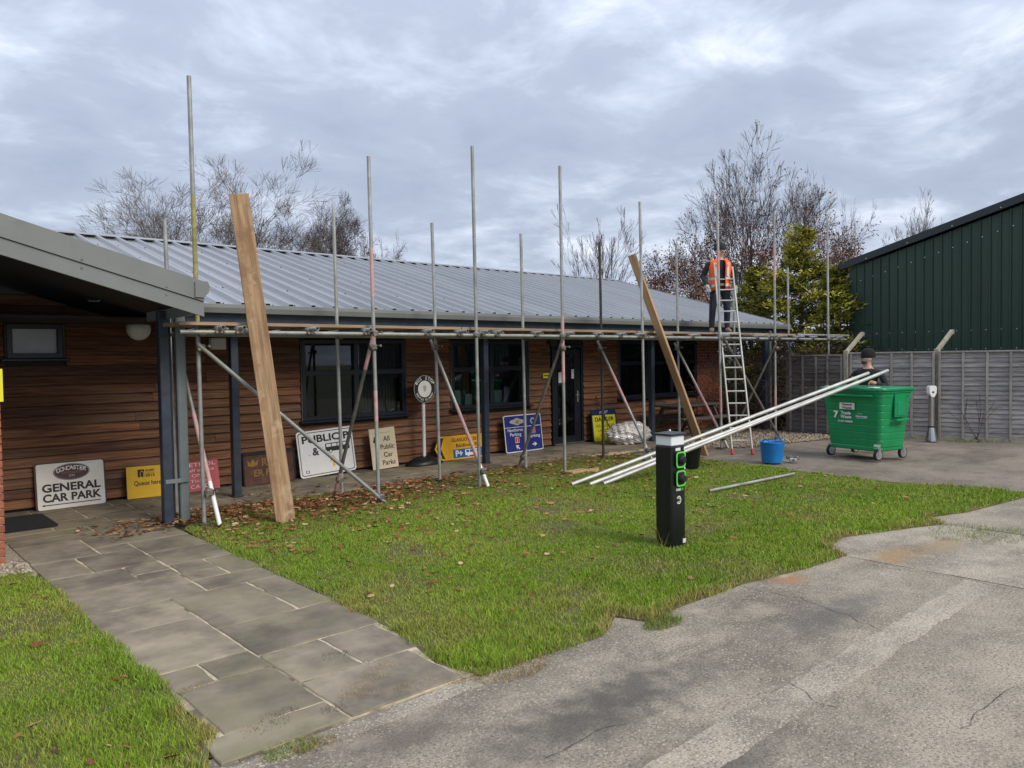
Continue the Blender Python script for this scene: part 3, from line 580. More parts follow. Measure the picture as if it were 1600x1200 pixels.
pw = part('porch_brick_wall', MB().box((-1.4, 9.87, 1.35), (5.24, 2.85, 2.7)), G['mortar']); bricks(pw, .12, 1.235, 8.44, 0, 2.62, 'y')
c_ = yp(0, 602, 8.38); part('yellow_notice', MB().box((c_.x-.13, 8.37, c_.z+.0), (.3, .012, .30)), G['lemon'])
# inside: dim room seen through the glass
part('interior_room', MB().add([(4.5, WY+3.2, 0), (16.4, WY+3.2, 0), (16.4, WY+3.2, 2.6), (4.5, WY+3.2, 2.6), (4.5, WY+.2, .02), (16.4, WY+.2, .02), (4.5, WY+.2, 2.6), (16.4, WY+.2, 2.6)], [(0, 1, 2, 3), (4, 5, 1, 0), (6, 3, 2, 7), (4, 0, 3, 6), (5, 7, 2, 1)]), G['interior'])
cu = MB(); 
for i in range(26): cu.tube((6.85+i*.03, WY+.22+.02*(i % 2), .95), (6.85+i*.03, WY+.22+.02*(i % 2), 2.18), .022, 6)
part('curtain', cu, G['curtain'])
for i, (xx, w_, h_) in enumerate(((8.9, .22, .28), (9.2, .16, .2), (9.95, .2, .24), (10.2, .18, .3), (9.75, .12, .2))):
    part('window_sill_papers', MB().box((xx, WY+.19, .985+h_/2), (w_, .05, h_)), G['paper'])
# ---- roof
EY, EZ, RY, RZ, XE = 9.92, 2.60, 15.57, 4.185, 18.33
slope = math.atan2(RZ-EZ, RY-EY); roof = part('roof', MB().add([(2.9, EY, EZ-.05), (XE-.02, EY, EZ-.05), (XE-.02, RY, RZ-.05), (2.9, RY, RZ-.05), (2.9, 2*RY-EY, EZ-.05), (XE-.02, 2*RY-EY, EZ-.05), (2.9, EY, EZ-.10), (XE-.02, EY, EZ-.10), (XE-.02, RY, RZ-.2), (2.9, RY, RZ-.2)],
    [(0, 1, 2, 3), (3, 2, 5, 4), (6, 7, 1, 0), (6, 9, 8, 7), (1, 7, 8, 2)]), G['soffit'])
Ls = (RY-EY)/math.cos(slope)+.05; pitch = 1/3.
def sheet_prof(w_):
    pts = []; n = int(round(w_/pitch))
    for k in range(n):
        u = k*pitch; pts += [(u, 0), (u+.115, 0), (u+.140, .05), (u+.19, .05), (u+.215, 0)]
    return pts+[(w_, 0)]
pr = sheet_prof(1.0); q = MB(); n = len(pr)
q.add([(u, 0, h) for u, h in pr]+[(u, Ls, h) for u, h in pr]+[(u, 0, h-.006) for u, h in pr], [(i, i+1, n+i+1, n+i) for i in range(n-1)]+[(i, 2*n+i, 2*n+i+1, i+1) for i in range(n-1)])
shm = q.mesh('roof_sheet', G['roof']); scr = MB()
for u in (.06, .29, .62, .95):
    for v in (.12, 1.3, 2.5, 3.7, 4.9): scr.lathe([(.013, 0), (.013, .006), (.005, .012)], 6, (u, v+random.uniform(-.03, .03), .001))
scm = scr.mesh('screws', G['darkgrey'])
k = 0; x = XE-1.0
while x > 2.3:
    o = link('roof_sheet', shm, roof); o.location = (x+.001*(k % 2), EY-.06, EZ-.015+.0015*(k % 2)); o.rotation_euler = (slope, 0, 0)
    s_ = link('screws', scm, roof); s_['kind'] = 'stuff'; s_.location = o.location; s_.rotation_euler = o.rotation_euler
    x -= 1.0; k += 1
xx = XE-.02; rgm = MB().box((0, 0, 0), (.20, .06, .045), Matrix.Rotation(slope, 3, 'X')).mesh('ridge_filler', G['roofgap'])
while xx > 2.3: o = link('ridge_filler', rgm, roof); o.location = (xx-.10, RY-.12, RZ+.005); xx -= pitch
rc = MB(); cs, sn = math.cos(slope), math.sin(slope)
rc.add([(xq, yq, zq) for xq in (2.3, XE+.03) for yq, zq in ((RY-.16, RZ+.022-.16*math.tan(slope)+.04), (RY, RZ+.065), (RY+.16, RZ+.062-.16*math.tan(slope)), (RY+.16, RZ+.045-.16*math.tan(slope)), (RY, RZ+.05), (RY-.16, RZ+.01-.16*math.tan(slope)+.04))],
    [(0, 1, 7, 6), (1, 2, 8, 7), (3, 4, 10, 9), (4, 5, 11, 10), (5, 0, 6, 11), (0, 5, 4, 1), (6, 7, 10, 11), (1, 4, 3, 2), (7, 8, 9, 10)])
sub(rc, 'ridge_cap', G['roof'], roof)
vg = MB(); A_ = Vector((XE, EY-.08, EZ-.04)); B_ = Vector((XE, RY, RZ+.03)); dd = (B_-A_)
vg.box((A_+B_)/2+Vector((0.02, 0, -.06)), (.05, dd.length, .20), Matrix.Rotation(slope, 3, 'X')); sub(vg, 'verge_trim', G['trim'], roof)
gt = MB(); gx0, gx1 = 3.17, XE+.03
gt.prism([(0, 0)]*0 or [(gx0, 0), (gx1, 0), (gx1, 1), (gx0, 1)], 0, 0) if 0 else None
prof = [(9.90, 2.595), (9.79, 2.605), (9.775, 2.60), (9.772, 2.555), (9.79, 2.49), (9.90, 2.487)]
gt.add([(gx0, a, b2) for a, b2 in prof]+[(gx1, a, b2) for a, b2 in prof], [(i, i+1, 7+i, 6+i) for i in range(5)]+[(5, 0, 6, 11), (0, 1, 2, 3, 4, 5), (11, 10, 9, 8, 7, 6)])
part('gutter', gt, G['trim'])
part('fascia', MB().box(((gx0+XE)/2, 9.93, 2.44), (XE-gx0, .05, .22)), G['navy'])
part('soffit', MB().box((9.7, 10.6, 2.40), (17.2, 1.35, .03)), G['soffit'])
part('end_fascia', MB().box((XE-.02, 12.7, 2.52), (.05, 5.5, .16)), G['navy'])
for x_, y2 in ((4.2, 10.33), (8.66, 10.33), (13.36, 10.33), (17.22, 9.86)):
    ps = MB(); ps.bev((x_, y2, 1.2), (.105, .105, 2.42), .006); ps.bev((x_, y2, .026), (.15, .15, .012), .003); part('post', ps, G['navy'])
dpm = MB(); dpm.bev((17.45, 9.86, 1.22), (.085, .075, 2.44), .01); part('downpipe', dpm, G['pipe'])
# ---- porch wing at the left with raked verge
PX, PY, PZ, tn = 2.98, 8.33, 2.62, .285
def pz(x): return PZ+(PX-x)*tn
prf = MB(); prf.add([(PX, PY+.02, pz(PX)), (-4.5, PY+.02, pz(-4.5)), (-4.5, 20.5, pz(-4.5)), (PX, 20.5, pz(PX)), (PX, PY+.02, pz(PX)-.16), (-4.5, PY+.02, pz(-4.5)-.16), (-4.5, 11.2, pz(-4.5)-.16), (PX, 11.2, pz(PX)-.16)],
    [(0, 3, 2, 1), (4, 5, 6, 7), (0, 1, 5, 4), (0, 4, 7, 3)])
pr_ = part('porch_roof', prf, G['soffit'])
for j, (za, zb, yy) in enumerate(((.13, -.085, -.03), (-.09, -.245, -.012))):
    v = MB(); xl, xr = -4.5, PX+.10
    v.add([(xl, PY+yy, pz(xl)+za), (xr, PY+yy, pz(xr)+za), (xr, PY+yy, pz(xr)+zb), (xl, PY+yy, pz(xl)+zb), (xl, PY+.03, pz(xl)+za), (xr, PY+.03, pz(xr)+za), (xr, PY+.03, pz(xr)+zb), (xl, PY+.03, pz(xl)+zb)], [(0, 3, 2, 1), (4, 5, 6, 7), (0, 1, 5, 4), (3, 7, 6, 2), (1, 2, 6, 5), (0, 4, 7, 3)])
    sub(v, 'verge_fascia', G['trim'], pr_)
vs_ = MB()
for x_ in np.arange(-1.4, 3.0, .72):
    for dz in (-.055, -.13): vs_.lathe([(.011, 0), (.011, .006), (.004, .012)], 8, (0, 0, 0)); vs_.v[-16*2:] = vs_.v[-16*2:]
vs_ = MB()
for x_ in np.arange(-1.2, 3.0, .78):
    for dz, yy in ((-.055, -.03), (-.135, -.012)): vs_.tube((x_, PY+yy, pz(x_)+dz), (x_, PY+yy-.008, pz(x_)+dz), .011, 8)
sub(vs_, 'screws', G['galv_dark'], pr_)['kind'] = 'stuff'
pg = MB(); pp = [(0, .11), (.13, .12), (.155, .07), (.14, .0), (.09, -.055), (0, -.05)]
pg.add([(PX+a, yy, PZ-.02+b2) for yy in (PY-.05, 9.75) for a, b2 in pp], [(0, 1, 2, 3, 4, 5), (11, 10, 9, 8, 7, 6)]+[(i, (i+1) % 6, 6+(i+1) % 6, 6+i) for i in range(6)])
sub(pg, 'gutter', G['trim'], pr_)
part('porch_fascia', MB().box((PX-.01, 9.1, PZ-.16), (.04, 1.45, .20)), G['trim'])
ps = MB(); ps.bev((2.925, 9.19, 1.2), (.108, .108, 2.5), .008); ps.bev((2.925, 9.19, .028), (.16, .16, .012), .003); part('post', ps, G['navy'])
dpp = MB(); dpp.bev((3.115, 9.2, 1.22), (.11, .09, 2.44), .014); dq = part('downpipe', dpp, G['pipe']); sub(MB().bev((3.02, 9.135, .50), (.26, .02, .05), .004), 'bracket', G['pipe'], dq)
part('wiring_conduit', MB().tube((3.02, 9.26, .05), (3.02, 9.26, 2.4), .016, 8), G['darkgrey'])
tag(MB().prismz(rrect(1.42, 9.95, 1.98, 10.9, .06), .018, .033).build('door_mat', G['mat']), 'black rubber door mat lying on the porch flagstones', 'mat')

# ================================================================== SCAFFOLD
sc = thing('tube_scaffold', 'galvanised tube scaffold with a single plank deck along the building eaves', 'scaffold', (10, 8.9, 0))
def S(name, mb, mt):
    o = mb.build(name, mt); o.parent = sc; o.matrix_parent_inverse = Matrix.Translation(-Vector(sc.location)); return o
OX = [3.20, 5.31, 7.0, 8.76, 10.79, 13.20, 15.28, 17.75]; OY = [8.82]+[8.5]*7; IX = [3.20, 5.29, 6.96, 8.75, 10.71, 13.07, 15.2, 17.58]; IY = [9.72]+[9.4]*7
OT = [5.06, 4.72, 4.88, 4.86, 4.66, 4.93, 4.97, 5.10]; IT = [3.90, 3.92, 3.90, 3.92, 3.95, 4.13, 3.9, 4.0]; r_t = .0242
tops_px = [296, 577, 739, 876, 1001, 1122, 1211, 1294]; itops = [258, 522, 676, 815, 938, 1058, 1147, 1232]; ytop = [118, 244, 228, 259, 315, 310, 330, 335]; iyt = [343, 326, 348, 365, 378, 380, 455, 418]
def standard(b0, tpx, typ, mt, bands):
    t_ = yp(tpx, typ, b0[1]); top = Vector((b0[0]+max(-.12, min(.12, t_.x-b0[0])), b0[1]+.02, t_.z)); base = Vector((b0[0], b0[1], .0)); d = top-base
    o = S('standard', MB().tube(base, top, r_t, 12, hollow=.85), mt)
    for f0, f1, mm in bands:
        bnd = MB().tube(base+d*f0, base+d*f1, r_t+.0012, 12, cap=False).build('paint_band', mm); bnd.parent = o
    S('base_plate', MB().box((base.x, base.y, .03), (.14, .14, .008)), G['coupler']); return base, d
OB = {0: [(.46, .74, G['yellow_tube'])], 1: [(.24, .33, G['pink']), (.60, .74, G['pink'])], 3: [(.30, .52, G['pink'])], 5: [(.15, .25, G['pink']), (.71, .80, G['pink'])], 6: [(.10, .24, G['pink']), (.70, .86, G['pink'])], 7: [(.05, .22, G['pink'])]}
for i in range(8):
    standard((OX[i], OY[i]), tops_px[i], ytop[i], G['galv'], OB.get(i, []))
    standard((IX[i], IY[i]), itops[i], iyt[i], G['galv_black'] if i == 4 else G['galv'], [])
def coupler(p, ax='x'):
    q = MB(); p = Vector(p); q.bev(p, (.10, .09, .085), .02)
    for dx, dy, dz in ((.055, -.03, .02), (-.05, -.035, -.015)): q.tube(p+Vector((dx, dy, dz)), p+Vector((dx*1.1, dy-.06, dz)), .010, 6); q.tube(p+Vector((dx*1.1, dy-.045, dz)), p+Vector((dx*1.1, dy-.065, dz)), .017, 6)
    return S('coupler', q, G['coupler'])
LZ = 2.19
for y2, x0_, x1_, z_ in ((8.55, 2.9, 9.3, LZ), (8.55, 9.3, 14.6, LZ+.002), (8.55, 14.6, 18.75, LZ), (9.345, 2.95, 8.2, LZ), (9.345, 8.2, 14.2, LZ+.002), (9.345, 14.2, 18.3, LZ)):
    S('ledger', MB().tube((x0_, y2, z_), (x1_, y2, z_), r_t, 12, hollow=.85), G['galv'])
S('ledger', MB().tube((16.4, 8.60, LZ+.10), (19.0, 8.60, LZ+.10), r_t, 12, hollow=.85), G['galv'])
for i, x_ in enumerate([3.32, 3.55, 4.42, 5.2, 6.15, 6.7, 7.12, 7.4, 8.2, 8.85, 9.6, 10.2, 10.7, 11.4, 12.3, 13.3, 14.6, 15.1, 15.5, 16.3, 17.0, 17.85, 18.3]):
    yy0 = 8.38+random.uniform(-.05, .05); S('transom', MB().tube((x_, yy0, LZ+.05), (x_+random.uniform(-.03, .03), 9.55, LZ+.05), r_t, 10, hollow=.82), G['galv']); coupler((x_, 8.55, LZ+.015))
for i in range(8):
    coupler((OX[i]+.0, 8.52 if i else 8.72, LZ)); coupler((IX[i], 9.37, LZ))
x_ = 2.93
for L_ in (3.9, 3.9, 3.9, 3.9):
    for k_ in range(3):
        yy = 8.63+k_*.235; ln = min(L_-.012, 18.25-x_); S('deck_board', MB().bev((x_+ln/2+random.uniform(-.03, .0), yy+.1, LZ+.05+.025+.020+random.uniform(0, .003)), (ln, .222, .038), .004), G['deck'])
    x_ += 3.9
def brace(p0, p1, mt=None, bands=()):
    p0, p1 = Vector(p0), Vector(p1); o = S('brace', MB().tube(p0, p1, r_t, 12, hollow=.85), mt or G['galv'])
    for f0, f1, mm in bands:
        bnd = MB().tube(p0+(p1-p0)*f0, p0+(p1-p0)*f1, r_t+.0012, 12, cap=False).build('paint_band', mm); bnd.parent = o
brace((3.16, 8.74, 2.06), (5.36, 8.42, .02)); coupler((3.2, 8.77, 2.02)); coupler((5.31, 8.45, .10))
brace((3.26, 9.75, 2.15), (3.30, 8.62, .02), None, [(.42, .78, G['pink']), (.78, 1., G['white'])]); coupler((3.25, 8.79, .38))
brace((5.25, 8.45, 2.17), (5.24, 9.50, .03), G['galv_dark'], [(.0, .2, G['pink']), (.86, .98, G['pink'])]); coupler((5.27, 8.5, 2.02)); coupler((5.27, 9.42, .22))
brace((6.88, 9.46, 2.15), (7.06, 8.38, .02), None, [(.45, .85, G['pink']), (.85, 1, G['white'])]); coupler((7.04, 8.47, .24)); coupler((6.93, 9.42, 2.03))
brace((8.71, 8.45, 2.17), (8.70, 9.52, .03), G['galv_dark']); coupler((8.74, 8.5, 2.0)); coupler((8.72, 9.43, .2))
brace((10.65, 9.46, 2.15), (10.84, 8.38, .02), None, [(.25, .55, G['pink'])]); coupler((10.82, 8.46, .2)); coupler((10.68, 9.42, 2.0))
brace((13.0, 9.46, 2.12), (13.25, 8.38, .02), None, [(.35, .8, G['pink'])]); coupler((13.2, 8.46, .22)); coupler((13.05, 9.43, 2.0))
brace((15.23, 8.45, 2.10), (15.15, 9.5, .03), G['galv_dark']); coupler((15.28, 8.47, 1.98))
brace((13.24, 8.44, 2.15), (15.35, 8.43, .03), G['galv_dark'])
brace((17.52, 9.46, 2.15), (17.8, 8.40, .05), None, [(.5, .95, G['pink'])])

# ================================================================== planks, tubes, ladder
def plank(name, foot, top, w_, t_, mt, label, wdir):
    foot, top = Vector(foot), Vector(top); d = top-foot; z = d.normalized(); xd = Vector(wdir); xd = (xd-z*xd.dot(z)).normalized(); yd = z.cross(xd)
    q = MB(); q.bev((0, 0, d.length/2), (w_, t_, d.length), .004); o = q.build(name, mt); o.matrix_world = Matrix(((xd.x, yd.x, z.x, foot.x), (xd.y, yd.y, z.y, foot.y), (xd.z, yd.z, z.z, foot.z), (0, 0, 0, 1)))
    return tag(o, label, 'plank', 'planks leaning on the scaffold')
f_ = gp(447, 818); t_ = yp(373, 303, 8.55)
plank('scaffold_board', (f_.x, f_.y, .012), (t_.x, 8.55, t_.z), .215, .040, G['plank'], 'weathered brown scaffold plank leaning beside the porch corner', (1, -.35, 0))
t_ = yp(987, 398, 8.72); plank('scaffold_board', (11.95, 8.05, .03), (t_.x, 8.72, t_.z), .215, .040, G['plank_new'], 'clean orange-brown plank leaning on scaffold behind the charging post', (.35, 1, 0))
def ltube(name, a, b2, label, mt, group=None):
    return tag(MB().tube(a, b2, .0285 if mt is G['alu'] else .019, 12, hollow=.85).build(name, mt), label, 'tube', group)
for (x0_, y0_), (x1_, y1_), X1, zo in (((893, 757), (1357, 583), 13.7, 0), ((921, 757), (1373, 585), 13.8, 0), ((943, 756), (1387, 579), 13.85, 0)):
    a_ = gp(x0_, y0_, .03); d_ = ray(x1_, y1_); b_ = CP+d_*(X1/d_.x); ltube('scaffold_tube', a_, b_, 'pale long tube propped from the lawn up onto the green waste bin', G['alu'], 'tubes propped on the bin')
a_ = gp(1108, 767, .06); b_ = gp(1241, 740, .06); ltube('scaffold_tube', a_, b_, 'single grey tube lying alone on the grass near the blue bucket', G['galv'])
tag(MB().bev((8.95, 8.42, .03), (.42, .2, .04), .006).bev((9.2, 8.3, .03), (.3, .16, .035), .006, Matrix.Rotation(.6, 3, 'Z')).build('sole_board', G['plank_new']), 'short timber sole boards under the scaffold pole by the tubes', 'board')
lad = thing('ladder', 'aluminium ladder with red feet leaning on the scaffold in front of a worker', 'ladder', (12.70, 7.73, 0))
lu = Vector((.36, .336, 1)).normalized(); lx = Vector((.70, -.714, 0)); LL = 4.22; hw = .185
def LP(a, b2): return lx*a+lu*b2
for s_ in (-1, 1):
    rl = MB(); yd = lu.cross(lx); Rm = Matrix((lx, yd, lu)).transposed(); rl.bev(LP(s_*hw, LL/2+.05), (.028, .065, LL-.1), .006, Rm); rr_ = rl.build('rail', G['alu'], lad)
    MB().bev(LP(s_*hw, .05), (.042, .085, .11), .008, Rm).build('foot', G['red'], lad)
for k_ in range(16): MB().tube(LP(-hw, .28+k_*.252), LP(hw, .28+k_*.252), .0155, 8).build('rung', G['alu'], lad)

# ================================================================== SIGNS along the wall
def sign_frame(name, label, TL, TR, BR, BL, Yb=11.12, lean=.12, group='old road and car park signs along the wall'):
    a, b2, c_, d_ = (yp(*p, Yb+.04) for p in (BL, BR, TR, TL)); w_ = ((b2-a).length+(c_-d_).length)/2; h_ = ((d_-a).length+(c_-b2).length)/2
    roll = math.atan2(b2.z-a.z, b2.x-a.x); mid = (a+b2)/2; zmin = .018+abs(math.sin(roll))*w_/2
    o = thing(name, label, 'sign', (mid.x, Yb, zmin)); o['group'] = group; o.rotation_euler = (Matrix.Rotation(-lean, 3, 'X') @ Matrix.Rotation(-roll, 3, 'Y')).to_euler(); return o, w_, h_
def panel(par, poly, mt, y0=-.006, y1=.006, name='panel'): return MB().prism(poly, y0, y1).build(name, mt, par)
def ring(par, po, pi_, mt, y, name='border'):
    n = len(po); return MB().add([(a, y, b2) for a, b2 in po]+[(a, y, b2) for a, b2 in pi_], [(i, (i+1) % n, n+(i+1) % n, n+i) for i in range(n)]).build(name, mt, par)
def shape(par, poly, mt, y, name='symbol'): n = len(poly); return MB().add([(a, y, b2) for a, b2 in poly], [tuple(range(n))]).build(name, mt, par)
def arrow(cx_, cz_, s, ang, wt=.3):
    p = [(-wt*.4, -1), (wt*.4, -1), (wt*.4, .15), (.62, -.35), (.62, .1), (0, 1), (-.62, .1), (-.62, -.35), (-wt*.4, .15)]; ca, sa = math.cos(ang), math.sin(ang); return [(cx_+s*(a*ca-b2*sa), cz_+s*(a*sa+b2*ca)) for a, b2 in p]
def ell(cx_, cz_, a, b2, n=32): return [(cx_+a*math.cos(2*PI*i/n), cz_+b2*math.sin(2*PI*i/n)) for i in range(n)]
YF = -.0075
# General car park
s, W, Hh = sign_frame('car_park_sign', 'weathered white sign reading GENERAL CAR PARK with a brown oval badge', (56, 721), (161, 713), (164, 780), (58, 793), 11.16)
panel(s, rrect(-W/2-.02, -.005, W/2+.02, Hh+.015, .03), G['maroon'], .0061, .03, 'backing'); panel(s, rrect(-W/2, 0, W/2, Hh, .025), G['dirtywhite'])
shape(s, ell(.01, Hh*.79, W*.272, Hh*.185), G['maroon'], YF, 'badge'); ring(s, ell(.01, Hh*.79, W*.262, Hh*.175), ell(.01, Hh*.79, W*.255, Hh*.168), G['emblem'], YF-.001, 'badge_border')
for i, ch in enumerate('DONCASTER'):
    t_ = (i-4)/4; text(ch, G['white'], s, .01+t_*W*.185, Hh*(.84-.045*t_*t_), Hh*.085, YF-.001, bold=.02, rot=-t_*.28)
text('RACECOURSE', G['gold'], s, .01, Hh*.755, Hh*.045, YF-.001); text('ITM', G['emblem'], s, .01, Hh*.675, Hh*.05, YF-.001)
text('GENERAL', G['ink'], s, 0, Hh*.385, Hh*.165, YF, w=W*.87, bold=.035); text('CAR PARK', G['ink'], s, 0, Hh*.165, Hh*.165, YF, w=W*.87, bold=.035)
shape(s, [(-W*.40, Hh*.085), (W*.43, Hh*.085), (W*.43, Hh*.105), (-W*.40, Hh*.105)], G['ink'], YF, 'arrow_line'); shape(s, [(-W*.45, Hh*.095), (-W*.40, Hh*.07), (-W*.40, Hh*.12)], G['ink'], YF, 'arrow_head')
# yellow queue sign
s, W, Hh = sign_frame('queue_sign', 'yellow board reading Queue here behind the porch post', (195, 729), (268, 722), (270, 770), (198, 778), 11.16)
panel(s, rrect(-W/2, 0, W/2, Hh, .008), G['yellow']); panel(s, rrect(-W/2-.006, -.006, W/2+.006, Hh+.006, .008), G['ink'], .0061, .018, 'backing')
text('Queue here', G['ink'], s, -.035, Hh*.40, Hh*.14, YF, w=W*.58, bold=.015); text('RUGBY', G['ink'], s, .0, Hh*.82, Hh*.07, YF, bold=.03, w=W*.2); text('WORLD CUP', G['ink'], s, .0, Hh*.755, Hh*.035, YF, w=W*.2); text('2015', G['ink'], s, .0, Hh*.66, Hh*.08, YF, bold=.03, w=W*.2)
shape(s, [(-.16, Hh*.66), (-.075, Hh*.66), (-.075, Hh*.9), (-.16, Hh*.9)], G['ink'], YF, 'emblem'); ring(s, ell(-.105, Hh*.74, .025, .05, 12), ell(-.105, Hh*.74, .019, .042, 12), G['yellow'], YF-.001, 'emblem_line')
# red petrol
s, W, Hh = sign_frame('petrol_sign', 'faded red board with white petrol lettering beside the scaffold pole', (282, 730), (338, 722), (343, 767), (285, 776), 11.14)
panel(s, rrect(-W/2, 0, W/2, Hh, .01), G['signred'])
for tx, zz, hh, ww in (('PETROL', .83, .12, .85), ('Self service', .66, .10, .75), ('ONLY', .48, .11, .5), ('Tickets', .30, .10, .6), ('CARDS', .10, .12, .6)): text(tx, G['dirtywhite'], s, .0, Hh*zz, Hh*hh, YF, w=W*ww)
# old rusty board
s, W, Hh = sign_frame('old_sign_box', 'dark rusty old signboard with faded gold letters behind the leaning plank', (379, 712), (457, 707), (459, 752), (381, 763), 11.08, .06)
panel(s, rrect(-W/2, 0, W/2, Hh, .01), G['rustsign'], -.006, .10); panel(s, rrect(-W/2-.015, Hh-.03, W/2+.015, Hh+.02, .01), G['black'], -.015, .11, 'top_rim')
for xx in (-W/2-.006, W/2+.006): MB().box((xx, .045, Hh/2), (.02, .12, Hh), None).build('side_rim', G['black'], s)
shape(s, [(-W*.42, Hh*.62), (-W*.34, Hh*.58), (-W*.24, Hh*.62), (-W*.22, Hh*.8), (-W*.28, Hh*.7), (-W*.32, Hh*.84), (-W*.37, Hh*.7), (-W*.43, Hh*.8)], G['gold'], YF, 'crown'); text('R', G['gold'], s, -W*.1, Hh*.58, Hh*.24, YF, bold=.02); text('ER P', G['gold'], s, -W*.16, Hh*.27, Hh*.2, YF, bold=.02)
# public & bus
s, W, Hh = sign_frame('public_parking_sign', 'white sign reading PUBLIC with an ampersand, bus symbol and amber arrow', (458, 683), (549, 673), (554, 740), (470, 755), 11.10)
panel(s, rrect(-W/2, 0, W/2, Hh, .05, 6), G['white']); ring(s, rrect(-W/2+.025, .025, W/2-.025, Hh-.025, .04, 6), rrect(-W/2+.037, .037, W/2-.037, Hh-.037, .034, 6), G['ink'], YF)
text('PUBLIC P', G['ink'], s, .0, Hh*.74, Hh*.15, YF, w=W*.84, bold=.03); text('&', G['ink'], s, -W*.2, Hh*.46, Hh*.16, YF, bold=.03); shape(s, ell(-W*.31, Hh*.47, .008, .008, 10), G['ink'], YF, 'dot')
shape(s, rrect(-W*.02, Hh*.5, W*.42, Hh*.68, .012), G['ink'], YF, 'bus')
for i in range(4): shape(s, [(W*(.0+.1*i), Hh*.60), (W*(.085+.1*i), Hh*.60), (W*(.085+.1*i), Hh*.66), (W*(.0+.1*i), Hh*.66)], G['white'], YF-.001, 'bus_window')
for xx in (.07, .33): shape(s, ell(W*xx, Hh*.5, .028, .028, 16), G['ink'], YF-.0005, 'wheel'); shape(s, ell(W*xx, Hh*.5, .019, .019, 16), G['white'], YF-.001, 'hub')
shape(s, arrow(W*.1, Hh*.29, Hh*.13, 0, .5), G['yellow'], YF, 'arrow'); ring(s, rrect(-W*.40, Hh*.09, -W*.34, Hh*.15, .004, 2), rrect(-W*.39, Hh*.1, -W*.35, Hh*.14, .003, 2), G['ink'], YF, 'small_mark')
# all public car parks
s, W, Hh = sign_frame('car_parks_sign', 'tilted cream board with tall arrow reading All Public Car Parks', (568, 681), (608, 675), (621, 735), (581, 742), 11.06)
panel(s, [(-W/2, 0), (W/2, 0), (W/2, Hh), (-W/2, Hh)], G['cream'], -.008, .008)
for i, tx in enumerate(('All', 'Public', 'Car', 'Parks')): text(tx, G['ink'], s, W*.14, Hh*(.67-.195*i), Hh*.12, YF-.002, bold=.012, maxw=W*.6)
shape(s, [(-W*.335, Hh*.08), (-W*.295, Hh*.08), (-W*.295, Hh*.68), (-W*.335, Hh*.68)], G['ink'], YF-.002, 'arrow_shaft'); shape(s, [(-W*.40, Hh*.66), (-W*.23, Hh*.66), (-W*.315, Hh*.82)], G['ink'], YF-.002, 'arrow_head'); shape(s, [(-W*.35, Hh*.88), (W*.3, Hh*.88), (W*.3, Hh*.886), (-W*.35, Hh*.886)], G['ink'], YF-.002, 'rule')
# bus stop
p_ = gp(652, 724); bs = thing('bus_stop_sign', 'round black and cream BUS STOP sign on white pole in black weighted base', 'sign', (7.83, 11.02, .016))
c_ = yp(653, 608, 11.02); dz = c_.z-.016; r_ = .235
MB().tube((0, 0, .05), (0, 0, dz), .03, 14).build('pole', G['white'], bs)
MB().prism(ell(0, dz, r_, r_*1.04, 40), -.05, -.032).build('disc', G['ink'], bs)
ring(bs, ell(0, dz, r_*.97, r_*1.01, 40), ell(0, dz, r_*.94, r_*.98, 40), G['emblem'], -.0515, 'rim_line'); shape(bs, ell(0, dz, r_*.60, r_*.62, 36), G['dirtywhite'], -.0515, 'centre'); shape(bs, ell(0, dz+.0, .03, .05, 16), G['frosted'], -.0525, 'emblem'); ring(bs, ell(0, dz+.035, .035, .025, 14), ell(0, dz+.035, .027, .018, 14), G['gold'], -.0528, 'emblem_ring')
for i, ch in enumerate('BUS STOP'):
    t_ = (i-3.5)/3.5*1.0; text(ch, G['white'], bs, r_*.78*math.sin(t_)-.0*math.cos(t_), dz+r_*.70*math.cos(t_), .052, -.0515, bold=.02, rot=-t_) if ch != ' ' else None
for i, ch in enumerate('SHUTTLE TO DERBY'):
    t_ = (i-7.5)/7.5*1.15; text(ch, G['white'], bs, r_*.83*math.sin(t_), dz-r_*.88*math.cos(t_), .032, -.0515, bold=.02, rot=t_) if ch != ' ' else None
bb = MB(); n = 18
prf_ = [(.36, .0), (.37, .03), (.30, .08), (.16, .13), (.05, .15)]
bb.add([(rr*1.0*math.cos(2*PI*i/n)*(1+.08*math.sin(3*i)), rr*.55*math.sin(2*PI*i/n)*(1+.06*math.cos(2*i)), z*(1+.12*math.sin(5*i+z*9))) for rr, z in prf_ for i in range(n)], [(j*n+i, j*n+(i+1) % n, (j+1)*n+(i+1) % n, (j+1)*n+i) for j in range(4) for i in range(n)]+[tuple(range(4*n, 5*n))], True); bb.build('weighted_base', G['black'], bs)
# amber direction sign
s, W, Hh = sign_frame('direction_sign', 'amber arrow-ended direction sign reading GLASGOW 2014 with blue park and ride panel', (679, 688), (752, 677), (754, 715), (680, 724), 11.10)
po = [(-W/2+.10, 0), (W/2, 0), (W/2, Hh), (-W/2+.10, Hh), (-W/2-.02, Hh*.5)]; panel(s, [(a*1.02, -.01+b2*1.05) for a, b2 in po], G['ink'], .0061, .02, 'backing'); panel(s, po, G['amber'])
shape(s, [(-W/2+.115, Hh*.1), (-W/2+.2, Hh*.05), (-W/2+.11, Hh*.5), (-W/2+.19, Hh*.95), (-W/2+.105, Hh*.92), (-W/2+.015, Hh*.5)], G['ink'], YF, 'chevron'); shape(s, [(-W/2+.10, Hh*.16), (-W/2+.125, Hh*.14), (-W/2+.055, Hh*.5), (-W/2+.115, Hh*.86), (-W/2+.09, Hh*.84), (-W/2+.03, Hh*.5)], G['amber'], YF-.001, 'chevron_line')
